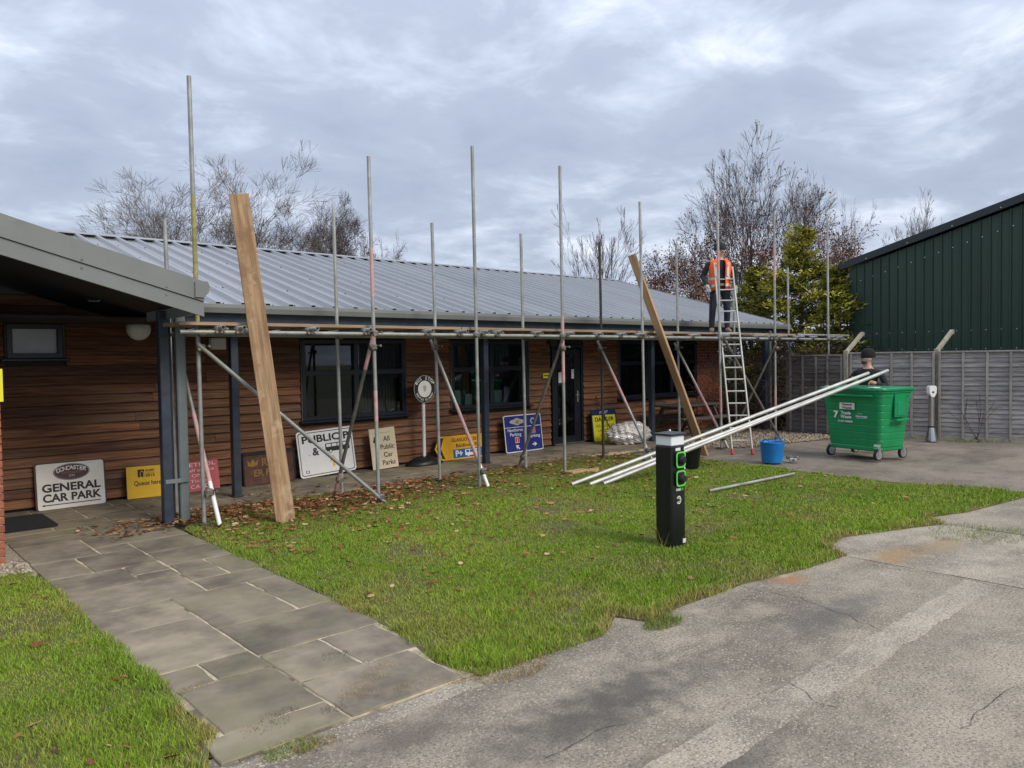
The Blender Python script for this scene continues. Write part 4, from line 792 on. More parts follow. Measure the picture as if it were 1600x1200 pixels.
text('GLASGOW 2014', G['ink'], s, W*.14, Hh*.74, Hh*.14, YF, w=W*.62, bold=.015); text('Baldinnie Rd', G['ink'], s, W*.17, Hh*.50, Hh*.15, YF, w=W*.50, bold=.01)
shape(s, [(-W*.15, Hh*.06), (W*.47, Hh*.06), (W*.47, Hh*.42), (-W*.15, Hh*.42)], G['panelblue'], YF, 'blue_panel'); text('P+', G['white'], s, -W*.03, Hh*.12, Hh*.25, YF-.001, bold=.03)
shape(s, rrect(W*.1, Hh*.13, W*.43, Hh*.38, .012), G['white'], YF-.001, 'bus'); 
for i in range(4): shape(s, [(W*(.125+.075*i), Hh*.25), (W*(.185+.075*i), Hh*.25), (W*(.185+.075*i), Hh*.35), (W*(.125+.075*i), Hh*.35)], G['panelblue'], YF-.002, 'bus_window')
for xx in (.17, .36): shape(s, ell(W*xx, Hh*.13, .022, .022, 12), G['white'], YF-.0015, 'wheel')
# blue parking sign
s, W, Hh = sign_frame('blue_parking_sign', 'tilted dark blue sign with white border reading Hawthorne Parking with arrows', (779, 657), (836, 651), (848, 705), (788, 713), 11.06)
panel(s, rrect(-W/2, 0, W/2, Hh, .04, 5), G['white']); shape(s, rrect(-W/2+.018, .018, W/2-.018, Hh-.018, .03, 5), G['signblue'], YF, 'field')
shape(s, [(-W/2+.018, Hh*.665), (W/2-.018, Hh*.665), (W/2-.018, Hh*.68), (-W/2+.018, Hh*.68)], G['white'], YF-.001, 'rule'); shape(s, [(-.004+.02, .018), (.004+.02, .018), (.004+.02, Hh*.665), (-.004+.02, Hh*.665)], G['white'], YF-.001, 'rule')
shape(s, ell(-W*.15, Hh*.82, W*.2, Hh*.07, 20), G['emblem'], YF-.001, 'crest'); shape(s, ell(-W*.15, Hh*.82, W*.09, Hh*.10, 14), G['emblem'], YF-.0012, 'crest'); shape(s, ell(-W*.15, Hh*.81, W*.05, Hh*.05, 12), G['gold'], YF-.002, 'crest_centre'); shape(s, ell(W*.27, Hh*.81, W*.07, Hh*.09, 14), G['emblem'], YF-.001, 'crest'); shape(s, ell(W*.27, Hh*.81, W*.035, Hh*.045, 12), G['signblue'], YF-.002, 'crest_centre')
text('Hawthorne', G['white'], s, -W*.22, Hh*.56, Hh*.085, YF-.001, w=W*.40, bold=.012); text('Parking', G['white'], s, -W*.22, Hh*.44, Hh*.085, YF-.001, w=W*.29, bold=.012); text('Parking', G['white'], s, W*.27, Hh*.36, Hh*.085, YF-.001, w=W*.32, bold=.012)
for cx_, cz_, ch in ((-W*.19, .32, 'J'), (W*.26, .55, 'F')): shape(s, rrect(cx_-.055, Hh*cz_-.05, cx_+.055, Hh*cz_+.06, .008), G['white'], YF-.001, 'letter_box'); shape(s, rrect(cx_-.047, Hh*cz_-.042, cx_+.047, Hh*cz_+.052, .006), G['red'], YF-.0015, 'letter_field'); text(ch, G['white'], s, cx_, Hh*cz_-.025, .06, YF-.002, bold=.02)
shape(s, arrow(-W*.19, Hh*.14, Hh*.085, rad(50), .5), G['white'], YF-.001, 'arrow'); shape(s, arrow(W*.27, Hh*.17, Hh*.085, rad(-90), .5), G['white'], YF-.001, 'arrow')
# danger
s, W, Hh = sign_frame('danger_sign', 'yellow DANGER helicopter landing point board with rounded dark blue top beside the door', (918, 650), (956, 646), (962, 691), (927, 695), 11.10)
hd_ = [(-W/2, 0), (W/2, 0), (W/2, Hh)]+[(W/2*math.cos(t_), Hh+.06*math.sin(t_)) for t_ in np.linspace(0, PI, 10)][1:-1]+[(-W/2, Hh)]; panel(s, [(a*1.06, b2-.012) for a, b2 in hd_], G['headblue'], -.004, .012, 'backing'); shape(s, [(-W/2+.012, .0), (W/2-.012, .0), (W/2-.012, Hh*.86), (-W/2+.012, Hh*.86)], G['lemon'], YF+.002, 'field')
text('ASCOT', G['white'], s, 0, Hh*.91, Hh*.09, YF+.002, maxw=W*.5); text('DANGER', G['ink'], s, 0, Hh*.66, Hh*.13, YF+.001, w=W*.8, bold=.025)
for i, tx in enumerate(('HELICOPTER', 'LANDING', 'POINT')): text(tx, G['ink'], s, .01, Hh*(.46-.15*i), Hh*.09, YF+.001, w=W*(.78, .6, .42)[i])
# broom handle leaning on wall
tag(MB().tube((12.92, 11.0, .03), (12.62, 11.27, 1.0), .012, 8).build('broom_handle', G['oldtimber']), 'thin wooden pole leaning on the boards beside the wrapped bale', 'pole')
# wrapped bale
bl = thing('wrapped_bale', 'bulky bundle in crumpled clear plastic wrap lying on the verandah paving', 'bundle', (12.72, 10.45, .016))
bm = bmesh.new(); bmesh.ops.create_icosphere(bm, subdivisions=5, radius=1)
for v in bm.verts:
    n_ = v.co.normalized(); k_ = 1+.10*math.sin(7*n_.x+3*n_.y)*math.cos(6*n_.z+2*n_.x)+.06*math.sin(17*n_.x+9*n_.z)*math.sin(13*n_.y+5*n_.z)+.03*math.sin(39*n_.z+27*n_.x)+random.uniform(-.012, .012)
    v.co = Vector((n_.x*.56*k_, n_.y*.36*k_, max(-.0, .20+n_.z*.24*k_)))
me = bpy.data.meshes.new('bundle'); bm.to_mesh(me); bm.free(); me.materials.append(G['wrap']); link('plastic_wrap', me, bl)
MB().bev((0, 0, .17), (.8, .44, .26), .06).build('contents', G['deck'], bl)
# picnic table under the verandah
pt = thing('picnic_table', 'old dark timber picnic table with benches in front of the end window', 'picnic table', (15.0, 10.55, .016))
for k_ in range(4): MB().bev((0, -.27+k_*.18, .70), (1.75, .165, .04), .006).build('table_plank', G['oldtimber'], pt)
for yy in (-.62, -.44, .44, .62): MB().bev((0, yy, .42), (1.75, .15, .04), .006).build('bench_plank', G['oldtimber'], pt)
for xx in (-.6, .6):
    for s_ in (-1, 1):
        MB().bev((xx, s_*.42, .34), (.045, .09, .78), .005, Matrix.Rotation(s_*.48, 3, 'X')).build('leg', G['oldtimber'], pt)
    MB().bev((xx+.04, 0, .38), (.045, 1.35, .09), .005).build('cross_rail', G['oldtimber'], pt); MB().bev((xx+.04, 0, .655), (.045, .7, .07), .005).build('top_rail', G['oldtimber'], pt)

# ================================================================== charging post, buckets, bin, post lamp
c_ = gp(1048, 853); ev = thing('charging_post', 'black square car charging bollard with white top band and two green-ringed sockets', 'charging post', (c_.x, c_.y, .01), rad(-3)); w_ = .205
body = MB().bev((0, 0, .48), (w_, w_, 1.0), .012).build('body', G['charger'], ev)
MB().bev((-w_/2-.001, .0, .5), (.006, .09, .92), .002).build('door_panel', G['charger'], ev)
MB().bev((0, 0, 1.028), (w_-.012, w_-.012, .095), .006).build('light_band', G['opal'], ev)
cp = MB(); h2 = w_/2+.012; cp.add([(-h2, -h2, 1.077), (h2, -h2, 1.077), (h2, h2, 1.077), (-h2, h2, 1.077), (-h2, -h2, 1.095), (h2, -h2, 1.095), (h2, h2, 1.095), (-h2, h2, 1.095), (0, 0, 1.118)], [(3, 2, 1, 0), (0, 1, 5, 4), (1, 2, 6, 5), (2, 3, 7, 6), (3, 0, 4, 7), (4, 5, 8), (5, 6, 8), (6, 7, 8), (7, 4, 8)]); cap_ = cp.build('cap', G['darkgrey'], ev); MB().lathe([(.012, 1.112), (.01, 1.128), (.003, 1.13)], 8).build('finial', G['chrome'], cap_)
for zz in (.845, .665):
    so_ = MB().prism(rrect(-.055, zz-.072, .075, zz+.072, .032, 5), -w_/2-.022, -w_/2+.004).build('socket', G['black'], ev); n_ = 24
    ring(so_, rrect(-.06, zz-.078, .08, zz+.078, .036, 5), rrect(-.044, zz-.062, .064, zz+.062, .026, 5), G['lime'], -w_/2-.024, 'green_ring'); fl_ = MB().lathe([(.042, 0), (.042, .03), (.03, .045)], 16); fl_.v = [(a+.014, -w_/2-.02-cz, b2+zz) for a, b2, cz in fl_.v]; fl_.build('flap', G['black'], so_)
MB().box((-.01, -w_/2-.003, .945), (.07, .004, .028)).build('label_plate', G['paper'], ev); MB().box((.085, -w_/2-.003, .945), (.016, .004, .022)).build('indicator', G['paper'], ev); MB().box((.09, -w_/2-.003, .755), (.014, .004, .02)).build('indicator', G['opal'], ev)
text('ROLEC', G['white'], ev, -.004, .545, .022, -w_/2-.002, bold=.04, w=.07); text('EV', G['lime'], ev, .055, .545, .022, -w_/2-.002, bold=.03, w=.026)
for rr, dz in ((.034, 0.), (.020, -.004)):
    q = MB(); n_ = 22; a0, a1 = rad(-150), rad(150); P_ = [(rr*math.cos(a0+(a1-a0)*i/n_), rr*math.sin(a0+(a1-a0)*i/n_)) for i in range(n_+1)]
    q.add([(a*1., -w_/2-.002, .455+b2*1.15) for a, b2 in P_]+[(a*.78, -w_/2-.002, .455+b2*.9) for a, b2 in P_], [(i, i+1, n_+2+i, n_+1+i) for i in range(n_)]); q.build('emblem', G['white'], ev)
MB().box((.075, -w_/2-.004, .05), (.045, .006, .04)).build('rating_plate', G['paper'], ev)
c_ = gp(1212, 726); bk = thing('blue_tub', 'bright blue flexible rubber tub standing on the drive', 'bucket', (c_.x+.1, c_.y+.12, .022))
t = MB(); t.lathe([(.165, 0), (.17, .02), (.20, .33), (.212, .35), (.205, .352), (.19, .33), (.158, .02), (.0, .018)], 26); t.build('body', G['bucket'], bk)
for s_ in (-1, 1):
    h_ = MB(); pts = [Vector((s_*.2+0, .07*math.cos(a), .33+.075*math.sin(a))) for a in np.linspace(0, PI, 9)]; h_.path(pts, .011, 8).build('handle', G['bucket'], bk)
fc = thing('coupler_pile', 'small pile of steel scaffold couplers beside the blue tub', 'couplers', (c_.x+.42, c_.y-.08, .022))
for i in range(7): MB().bev((random.uniform(-.1, .1), random.uniform(-.08, .08), .03+.03*(i % 2)), (.07, .06, .06), .012, Matrix.Rotation(random.random()*3, 3, 'Z')).build('coupler', G['coupler'] if i % 2 else G['chrome'], fc)
c_ = gp(1080, 735); t = MB(); t.lathe([(.15, 0), (.155, .01), (.20, .34), (.21, .36), (.20, .36), (.185, .33), (.145, .02), (.0, .02)], 24)
o = t.build('black_bucket', G['black']); o.location = (c_.x+.08, c_.y+.1, .02); tag(o, 'black plastic bucket on the grass behind the charging post', 'bucket')
# waste bin
bn = thing('waste_bin', 'large green four-wheeled trade waste bin with closed lid standing on the drive', 'waste bin', (13.72, 5.90, .022), rad(-13))
bn.scale = (1, 1, .955); WX, WYb = .86, 1.22       # x depth, y width at the rim (front faces -x)
def rsec(hx, hy, r, z, n=5):
    out = []
    for cx_, cy_, a0 in ((hx-r, -hy+r, -PI/2), (hx-r, hy-r, 0), (-hx+r, hy-r, PI/2), (-hx+r, -hy+r, PI)): out += [(cx_+r*math.cos(a0+PI/2*i/n), cy_+r*math.sin(a0+PI/2*i/n), z) for i in range(n+1)]
    return out
secs = [(.74, .22), (.80, .235)]; z = .235
for i in range(7):
    f0 = .80+.0245*i; secs += [(f0+.004, z+.012), (f0+.022, z+.115), (f0+.013, z+.124)]; z += .128
secs += [(.985, 1.13), (.99, 1.2), (1.03, 1.205), (1.03, 1.235)]
bd = MB(); rows = [rsec(WX/2*f, WYb/2*(f*.82+.18), .09, z_) for f, z_ in secs]; n = len(rows[0])
bd.add([p for r_ in rows for p in r_], [(j*n+i, j*n+(i+1) % n, (j+1)*n+(i+1) % n, (j+1)*n+i) for j in range(len(rows)-1) for i in range(n)]+[tuple(reversed(range(n))), tuple(range((len(rows)-1)*n, len(rows)*n))]); bd.build('body', G['bin'], bn)
ld = MB(); rows = [rsec(WX/2*f*1.06, WYb/2*f*1.045, .10, z_) for f, z_ in ((1.0, 1.236), (1.02, 1.25), (1.02, 1.285), (.99, 1.298), (.8, 1.302), (.4, 1.305))]
ld.add([p for r_ in rows for p in r_], [(j*n+i, j*n+(i+1) % n, (j+1)*n+(i+1) % n, (j+1)*n+i) for j in range(len(rows)-1) for i in range(n)]+[tuple(reversed(range(n))), tuple(range(5*n, 6*n))], True); lid = ld.build('lid', G['bin_lid'], bn)
MB().bev((-WX/2*1.06-.02, 0, 1.15), (.05, .95, .035), .012).build('front_handle', G['bin_lid'], bn)
for yy in (-.44, .44): MB().bev((-WX/2*.9, yy, 1.304), (.16, .12, .014), .005).build('lid_label', G['dirtywhite'], lid)
MB().bev((.05, -WYb/2-.002, .98), (.30, .03, .42), .012).build('side_recess', G['bin'], bn); MB().bev((.05, -WYb/2-.016, .92), (.2, .02, .24), .01).build('side_panel', G['bin_lid'], bn); MB().bev((.05, -WYb/2-.03, .72), (.32, .07, .04), .012).build('side_handle', G['bin'], bn)
MB().bev((-.02, 0, .2), (.7, 1.0, .08), .03).build('undertray', G['bin'], bn)
for sx in (-1, 1):
    for sy in (-1, 1):
        x_, y2 = sx*.33, sy*.47; wheel = MB().tube((x_, y2-.022, .1), (x_, y2+.022, .1), .1, 22).build('wheel', G['rubber'], bn); MB().tube((x_, y2-.026, .1), (x_, y2+.026, .1), .078, 18).build('rim', G['chrome'], wheel)
        fk = MB(); fk.bev((x_, y2-.034, .15), (.06, .006, .13), .002); fk.bev((x_, y2+.034, .15), (.06, .006, .13), .002); fk.bev((x_, y2, .218), (.1, .09, .012), .003); fk.build('caster_fork', G['chrome'], bn)
# print on the front face: helper plate following the tapered front
fp = bpy.data.objects.new('front_print', None); fpz = rad(-90)
def fprint(s_, mt, y2, z, h, w=None, bold=.02, name='lettering'):
    o = text(s_, mt, None, 0, 0, h, 0, w=w, bold=bold, name=name); xf = -WX/2*(.80+(z-.235)/.128*.0245+.031)-.007; o.matrix_world = Matrix.Identity(4); o.parent = bn; o.location = (xf, y2, z); o.rotation_euler = (-.10*0, 0, -PI/2); return o
bpy.data.objects.remove(fp)
stk = MB().box((-WX/2*.99-.006, .06, .955), (.005, .30, .12), Matrix.Rotation(.0, 3, 'Y')).build('sticker', G['dirtywhite'], bn)
for tx, zz in (('General', .965), ('Waste', .905)):
    o = fprint(tx, G['ink'], .06, zz, .042, .2, .02); o.location.x = -WX/2*.99-.011
fprint('Trade', G['white'], .10, .80, .055, .2, .03); fprint('Waste', G['white'], .10, .73, .055, .22, .03); fprint('7', G['white'], .31, .735, .115, .1, .05, 'logo'); fprint('01423 500600', G['white'], .12, .655, .035, .3, .02)
fprint('Provided by', G['white'], -.18, .82, .016, .10, .0); fprint('Harrogate', G['white'], -.21, .76, .038, .22, .02); fprint('BOROUGH COUNCIL', G['white'], -.21, .735, .016, .2, .0)
MB().box((-WX/2*.83-.012, -.48, .27), (.004, .12, .045)).build('plate', G['paper'], bn)
# stainless lamp / ticket post by fence
c_ = gp(1455, 690); lp = thing('stainless_post', 'slim stainless steel post with white head and flared base against the fence', 'post', (c_.x-.05, c_.y-.02, .0))
MB().lathe([(.125, .02), (.12, .06), (.065, .30)], 18).build('flared_base', G['steel'], lp); MB().lathe([(.068, .30), (.07, .33)], 18).build('collar', G['black'], lp); MB().tube((0, 0, .33), (0, 0, .98), .058, 18).build('tube', G['steel'], lp)
hdp = MB(); hdp.prism([(-.03, -.03), (.03, -.03), (.07, .05), (.075, .17), (.05, .20), (-.05, .20), (-.075, .17), (-.07, .05)], -.065, .055); hdp.v = [(a, b2, cz+.96) for a, b2, cz in hdp.v]; Rz = Matrix.Rotation(rad(-42), 3, 'Z'); hdp.v = [tuple(Rz @ Vector(v)) for v in hdp.v]; hdp.build('head', G['white'], lp)
sl_ = MB().box((0, -.067, 1.03), (.045, .004, .03)); sl_.v = [tuple(Rz @ Vector(v)) for v in sl_.v]; sl_.build('slot', G['black'], lp)

# ================================================================== fence, shed
def fence_panel(a, b2, mt, label, hgt=1.84, nslat=18, bat=4):
    a, b2 = Vector((*a, 0)), Vector((*b2, 0)); d = b2-a; Ln = d.length; rz = math.atan2(d.y, d.x); o = thing('fence_panel', label, 'fence', a, rz)
    s_ = (hgt-.12)/nslat; vs_ = [(x_, y2, z) for x_ in (0, Ln) for y2, z in ((.012, 0), (-.014, 0), (-.016, .012), (.004, s_+.018), (.012, s_+.018))]
    me = MB().add(vs_, [(k, k+1, k+6, k+5) for k in range(4)]+[(4, 0, 5, 9), (0, 1, 2, 3, 4), (9, 8, 7, 6, 5)]).mesh('slat', mt)
    for i in range(nslat): q = link('slat', me, o); q.location = (0, random.uniform(-.003, .003), .10+i*s_+random.uniform(-.004, .004)); q.rotation_euler = (random.uniform(-.03, .03), random.uniform(-.003, .003), 0)
    for i in range(bat+1): x_ = .025+(Ln-.05)*i/bat; MB().bev((x_+(random.uniform(-.02, .02) if 0 < i < bat else 0), -.034, hgt/2+.02), (.045, .03, hgt-.06), .004).build('batten', G['batten'], o)
    MB().bev((Ln/2, -.01, hgt+.012), (Ln, .07, .035), .005).build('capping', G['batten'], o); MB().bev((Ln/2, 0, .05), (Ln, .03, .11), .004).build('gravel_board', G['concpost'] if mt is G['fence'] else mt, o); return o
FA, FB, FC, FD, FZ, FY = (16.95, 7.72), (17.38, 6.02), (17.92, 4.32), (18.45, 2.6), (17.0, 9.12), (17.1, 10.9)
dirn = lambda a, b2, t: (a[0]+(b2[0]-a[0])*t, a[1]+(b2[1]-a[1])*t)
fence_panel(dirn(FA, FB, .04), dirn(FA, FB, .985), G['fence'], 'weathered grey lap fence panel directly behind the green waste bin')
fence_panel(dirn(FB, FC, .02), dirn(FB, FC, .985), G['fence'], 'weathered grey lap fence panel with bare sapling right of the stainless post')
fence_panel(dirn(FC, FD, .03), dirn(FC, FD, .97), G['fence'], 'weathered grey lap fence panel farthest along from the scaffold')
fence_panel(dirn(FZ, FA, .03), dirn(FZ, FA, .95), G['fence_dark'], 'dark older lap fence panel beside the scaffold end', 1.80)
def cpost(p, label, arm):
    o = thing('concrete_fence_post', label, 'fence post', (*p, 0)); MB().bev((0, 0, .96), (.10, .10, 1.92), .008).build('shaft', G['concpost'], o)
    if arm: d = Vector((.62, -.08, .42)); MB().bev(Vector((0, 0, 1.88))+d/2, (.075, .075, d.length), .008, d.to_track_quat('Z', 'Y').to_matrix()).build('cranked_arm', G['concpost'], o); MB().bev(Vector((.62, -.08, 2.28)), (.02, .09, .10), .003).build('bracket', G['galv'], o)
cpost(FA, 'concrete fence post with cranked arm behind the waste bin left side', True); cpost((FB[0]+.1, FB[1]+.02), 'concrete fence post with cranked arm beside the stainless post', True); cpost((FC[0]+.1, FC[1]+.02), 'concrete fence post between the last two grey panels', True)
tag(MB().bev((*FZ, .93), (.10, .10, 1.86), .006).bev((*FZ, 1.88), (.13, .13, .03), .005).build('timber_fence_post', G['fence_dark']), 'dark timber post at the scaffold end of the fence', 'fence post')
sh = thing('green_shed', 'tall dark green ribbed steel shed rising behind the fence', 'shed', (20, 5, 0)); SX, SY0, SZ0, stn = 20.0, 9.05, 4.06, .275
shp = Matrix.Translation((-20, -5, 0))
def SH(mb, name, mt, par=sh): o = mb.build(name, mt); o.parent = par; o.matrix_parent_inverse = shp; return o
sz = lambda y: SZ0+(SY0-y)*stn if y > -1 else SZ0+(SY0+1)*stn-(-1-y)*stn
core = MB(); ys = [SY0, -1, -11]; core.add([(SX+.05, y, 0) for y in ys]+[(SX+.05, y, sz(y)-.03) for y in ys]+[(SX+16, y, 0) for y in ys]+[(SX+16, y, sz(y)-.03) for y in ys], [(0, 3, 4, 1), (1, 4, 5, 2), (3, 9, 10, 4), (4, 10, 11, 5), (0, 6, 9, 3)]); SH(core, 'frame_wall', G['shedtrim'])
rp_ = .205
for k_ in range(16):
    y1 = SY0-k_*1.025; y0 = y1-1.025; pts = []
    for j in range(5):
        u = y1-j*rp_; pts += [(u, 0), (u-.145, 0), (u-.16, -.032), (u-.19, -.032)]
    pts.append((y0, 0)); n = len(pts); v = [(SX+.02+dx+.001*(k_ % 2), y, .02) for y, dx in pts]+[(SX+.02+dx+.001*(k_ % 2), y, sz(y)-.02) for y, dx in pts]
    SH(MB().add(v, [(i, i+1, n+i+1, n+i) for i in range(n-1)]), 'wall_sheet', G['shed'])
for ya, yb in ((SY0+.2, -1), (-1, -11)):
    A_ = Vector((SX-.06, ya, sz(min(ya, SY0))+.10+(0 if ya < SY0 else -.05))); B_ = Vector((SX-.06, yb, sz(yb)+.10)); d = B_-A_; q = MB()
    q.box((A_+B_)/2, (.12, d.length, .17), Matrix.Rotation(math.atan2(-d.z, -d.y) if d.y > 0 else -math.atan2(d.z, -d.y), 3, 'X')); SH(q, 'verge_trim', G['shedtrim'])
    q = MB(); q.box((A_+B_)/2+Vector((8, 0, .03)), (16, d.length, .06), Matrix.Rotation(-math.atan2(d.z, -d.y), 3, 'X')); SH(q, 'roof', G['shedtrim'])
sq = MB()
for k_ in range(40):
    for zz in (1.62, 2.05): y = SY0-.1-k_*rp_*1.5; sq.tube((SX+.02, y, zz+.3), (SX+.008, y, zz+.3), .013, 6)
    y = SY0-.3-k_*.31; sq.tube((SX+.02, y, sz(y)-.42), (SX+.008, y, sz(y)-.42), .013, 6)
SH(sq, 'screws', G['screw'])['kind'] = 'stuff'
for k_ in range(8): y = SY0-.5-k_*1.0; SH(MB().tube((SX-.12, y, sz(y)+.06), (SX-.135, y, sz(y)+.06), .014, 6), 'trim_screw', G['screw'])

# ================================================================== trees
def tube_np(segs, k=4):
    A = np.array([s[0] for s in segs]); B = np.array([s[1] for s in segs]); ra = np.array([s[2] for s in segs]); rb = np.array([s[3] for s in segs]); d = B-A; d /= np.linalg.norm(d, axis=1)[:, None]+1e-9
    h = np.where(np.abs(d[:, 2:3]) > .9, np.array([[1., 0, 0]]), np.array([[0, 0, 1.]])); u = np.cross(d, h); u /= np.linalg.norm(u, axis=1)[:, None]+1e-9; v = np.cross(d, u); vs = []
    for P_, r in ((A, ra), (B, rb)):
        for i in range(k): t = 2*PI*i/k; vs.append(P_+(u*math.cos(t)+v*math.sin(t))*r[:, None])
    V = np.stack(vs, 1).reshape(-1, 3); b0 = (np.arange(len(segs))*2*k)[:, None]; F = np.concatenate([b0+np.array([[i, (i+1) % k, k+(i+1) % k, k+i]]) for i in range(k)], 0); return V, F
def grow(p, d, ln, r, depth, rs, o):
    """recursive limb: returns segments; o = dict(split, spread, up, droop, wob, lratio, rratio, minr)"""
    segs = []; n = max(2, int(ln/o.get('step', .45))); st = ln/n; q = np.array(p, float); d = np.array(d, float)
    kids = []
    for i in range(n):
        d = d+rs.normal(0, o['wob'], 3); d[2] += o['up'] if depth > 1 else o['up']-o['droop']; d /= np.linalg.norm(d); q2 = q+d*st; f0, f1 = 1-.8*i/n, 1-.8*(i+1)/n; segs.append((q, q2, max(r*f0, o['minr']), max(r*f1, o['minr']))); q = q2
        if depth > 0 and i >= n*o.get('start', .25): kids.append((q.copy(), d.copy(), r*f1, (i+1)/n))
    if depth > 0:
        nb = o['split'][min(depth, len(o['split'])-1)]
        for j in range(nb):
            kp, kd, kr, fr = kids[min(len(kids)-1, int(len(kids)*(j+rs.random())/nb))]; ax = rs.normal(0, 1, 3); ax -= kd*(ax@kd); ax /= np.linalg.norm(ax)+1e-9; sp2 = o['spread']*rs.uniform(.55, 1.35); nd_ = kd*math.cos(sp2)+ax*math.sin(sp2)
            segs += grow(kp, nd_, max(o.get('minl', .3), ln*o['lratio']*rs.uniform(.65, 1.2)*(1.2-.55*fr)), kr*o['rratio'], depth-1, rs, o)
    return segs
def tree(name, label, base, H, o, seed, mtw, trunk_h=.25, trunk_r=.14, limbs=6, lspread=.6, leaf=None, group='bare trees behind the building', k=3, W=None):
    rs = np.random.default_rng(seed); t = thing(name, label, 'tree', (base[0], base[1], 0), group=group); th = H*trunk_h; q = MB(); pts = [Vector((0, 0, -.05))]
    for i in range(5): pts.append(Vector((rs.normal(0, .03), rs.normal(0, .03), th*(i+1)/5)))
    for i, (a, b2) in enumerate(zip(pts[:-1], pts[1:])): q.tube(a, b2, trunk_r*(1.15-.1*i), 9, trunk_r*(1.05-.1*i), cap=False)
    q.build('trunk', G['bark'], t); segs = []
    for i in range(limbs):
        a = 2*PI*i/limbs+rs.uniform(-.4, .4); s_ = lspread*rs.uniform(.35, 1.2); f = rs.uniform(.7, 1.); p0 = np.array(pts[-1])*f if i else np.array(pts[-1]); segs += grow(p0, (math.sin(s_)*math.cos(a), math.sin(s_)*math.sin(a), math.cos(s_)), (H-th)*o['l0']*rs.uniform(.8, 1.15), trunk_r*.55, o['depth'], rs, o)
    V, F = tube_np(segs, k); zm = np.percentile(V[:, 2], 99.93); sc_ = (H-th)/(zm-th); up_ = V[:, 2] > th; V[up_, 2] = th+(V[up_, 2]-th)*sc_; lat = V[:, 0]*R0.x+V[:, 1]*R0.y; hs = (W/(np.percentile(lat, 99.3)-np.percentile(lat, .7))) if W else 1.; cx0 = (np.percentile(lat, 99.3)+np.percentile(lat, .7))/2*hs*np.clip((V[:, 2]-th)/(H-th)*1.6, 0, 1) if W else 0.; V[:, 0] = V[:, 0]*hs-cx0*R0.x; V[:, 1] = V[:, 1]*hs-cx0*R0.y
    npmesh('crown', V, F, mtw, None, t)
    if leaf:
        E = V.reshape(-1, 2, k, 3)[:, 1].mean(1)[np.array([s_[3] < .02 for s_ in segs])]; z = (E[:, 2]-E[:, 2].min())/(H-E[:, 2].min()); pk = np.clip(leaf['top']-z, .02, 1)**leaf['pow']; idx = rs.choice(len(E), leaf['n'], p=pk/pk.sum()); Pn = E[idx]+rs.normal(0, .10, (leaf['n'], 3)); n = len(Pn)
        s2 = rs.uniform(.03, .06, n)*leaf.get('s', 1); a = rs.normal(0, 1, (n, 3)); a /= np.linalg.norm(a, axis=1)[:, None]; b3 = np.cross(a, rs.normal(0, 1, (n, 3))); b3 /= np.linalg.norm(b3, axis=1)[:, None]
        V2 = np.stack([Pn-a*s2[:, None], Pn+b3*s2[:, None]*.55, Pn+a*s2[:, None], Pn-b3*s2[:, None]*.55], 1).reshape(-1, 3); F2 = (np.arange(n)*4)[:, None]+np.array([[0, 1, 2, 3]]); pal = np.array(leaf['pal']); c_ = pal[rs.integers(0, len(pal), n)]*rs.uniform(.7, 1.3, n)[:, None]
        tag(npmesh('leaves', V2, F2, G['brownleaf'], np.repeat(c_, 4, 0), t), kind='stuff')
    return t
def tbase(px_, depth): p = dp(px_, 560, depth); return (p.x, p.y)
def hgt(py_, depth, px_=800): return dp(px_, py_, depth).z
OB_ = dict(split=[3, 4, 6, 7, 7], minl=.5, spread=.62, up=.02, droop=.0, wob=.07, lratio=.60, rratio=.62, minr=.0045, l0=.8, depth=4, step=.4, start=.15)
tree('bare_tree', 'wide spreading bare tree behind the left end of the metal roof', tbase(345, 27), hgt(252, 27, 400), dict(OB_, split=[3, 4, 5, 7, 7], spread=.5, l0=.95, wob=.08, lratio=.6, up=.02, minl=.6), 5, G['twig_pale'], .3, .19, 11, .95, W=8.8)
tree('birch_tree', 'dense dark twiggy birch behind the metal roof beside the spreading tree', tbase(505, 30), hgt(300, 30, 500), dict(OB_, split=[4, 4, 6, 7, 7], spread=.7, droop=.08, l0=.62, wob=.11, lratio=.52, minr=.005, minl=.35), 9, G['twig_red'], .3, .15, 11, .8, W=4.2)
tree('birch_tree', 'low twiggy birch at the right edge of the dark birch clump', tbase(590, 32), hgt(365, 32, 590), dict(OB_, split=[3, 6, 7, 8], spread=.6, droop=.10, l0=.75, wob=.13, depth=3), 19, G['twig_red'], .3, .1, 10, .9, W=2.6)
tree('bare_tree', 'small upright bare tree behind the middle of the metal roof', tbase(938, 27), hgt(314, 27, 940), dict(OB_, split=[2, 4, 5, 5], spread=.38, up=.07, l0=.85, wob=.06, depth=3, minr=.007), 3, G['twig'], .35, .12, 8, .55, W=2.9)
BL = [(.20, .085, .045), (.26, .12, .06), (.15, .06, .035), (.32, .18, .11), (.30, .15, .09)]
tree('oak_tree', 'large oak holding brown dead leaves behind the worker on the scaffold', tbase(1175, 25), hgt(216, 25, 1180), dict(OB_, split=[4, 3, 5, 6, 7], spread=.5, up=.06, l0=.85, wob=.07, minr=.0065, minl=.5, lratio=.62), 12, G['twig'], .2, .20, 9, 1.0, leaf=dict(n=13000, top=.66, pow=1.3, pal=BL, s=.9), W=6.4)
tree('oak_tree', 'smaller oak with brown leaves low behind the gable end of the roof', tbase(1062, 24), hgt(395, 24, 1060), dict(OB_, split=[3, 3, 4, 6], depth=3, l0=.85, minr=.006), 22, G['twig'], .2, .12, 8, 1.1, leaf=dict(n=4200, top=1.1, pow=1.2, pal=BL, s=.9), W=3.6)
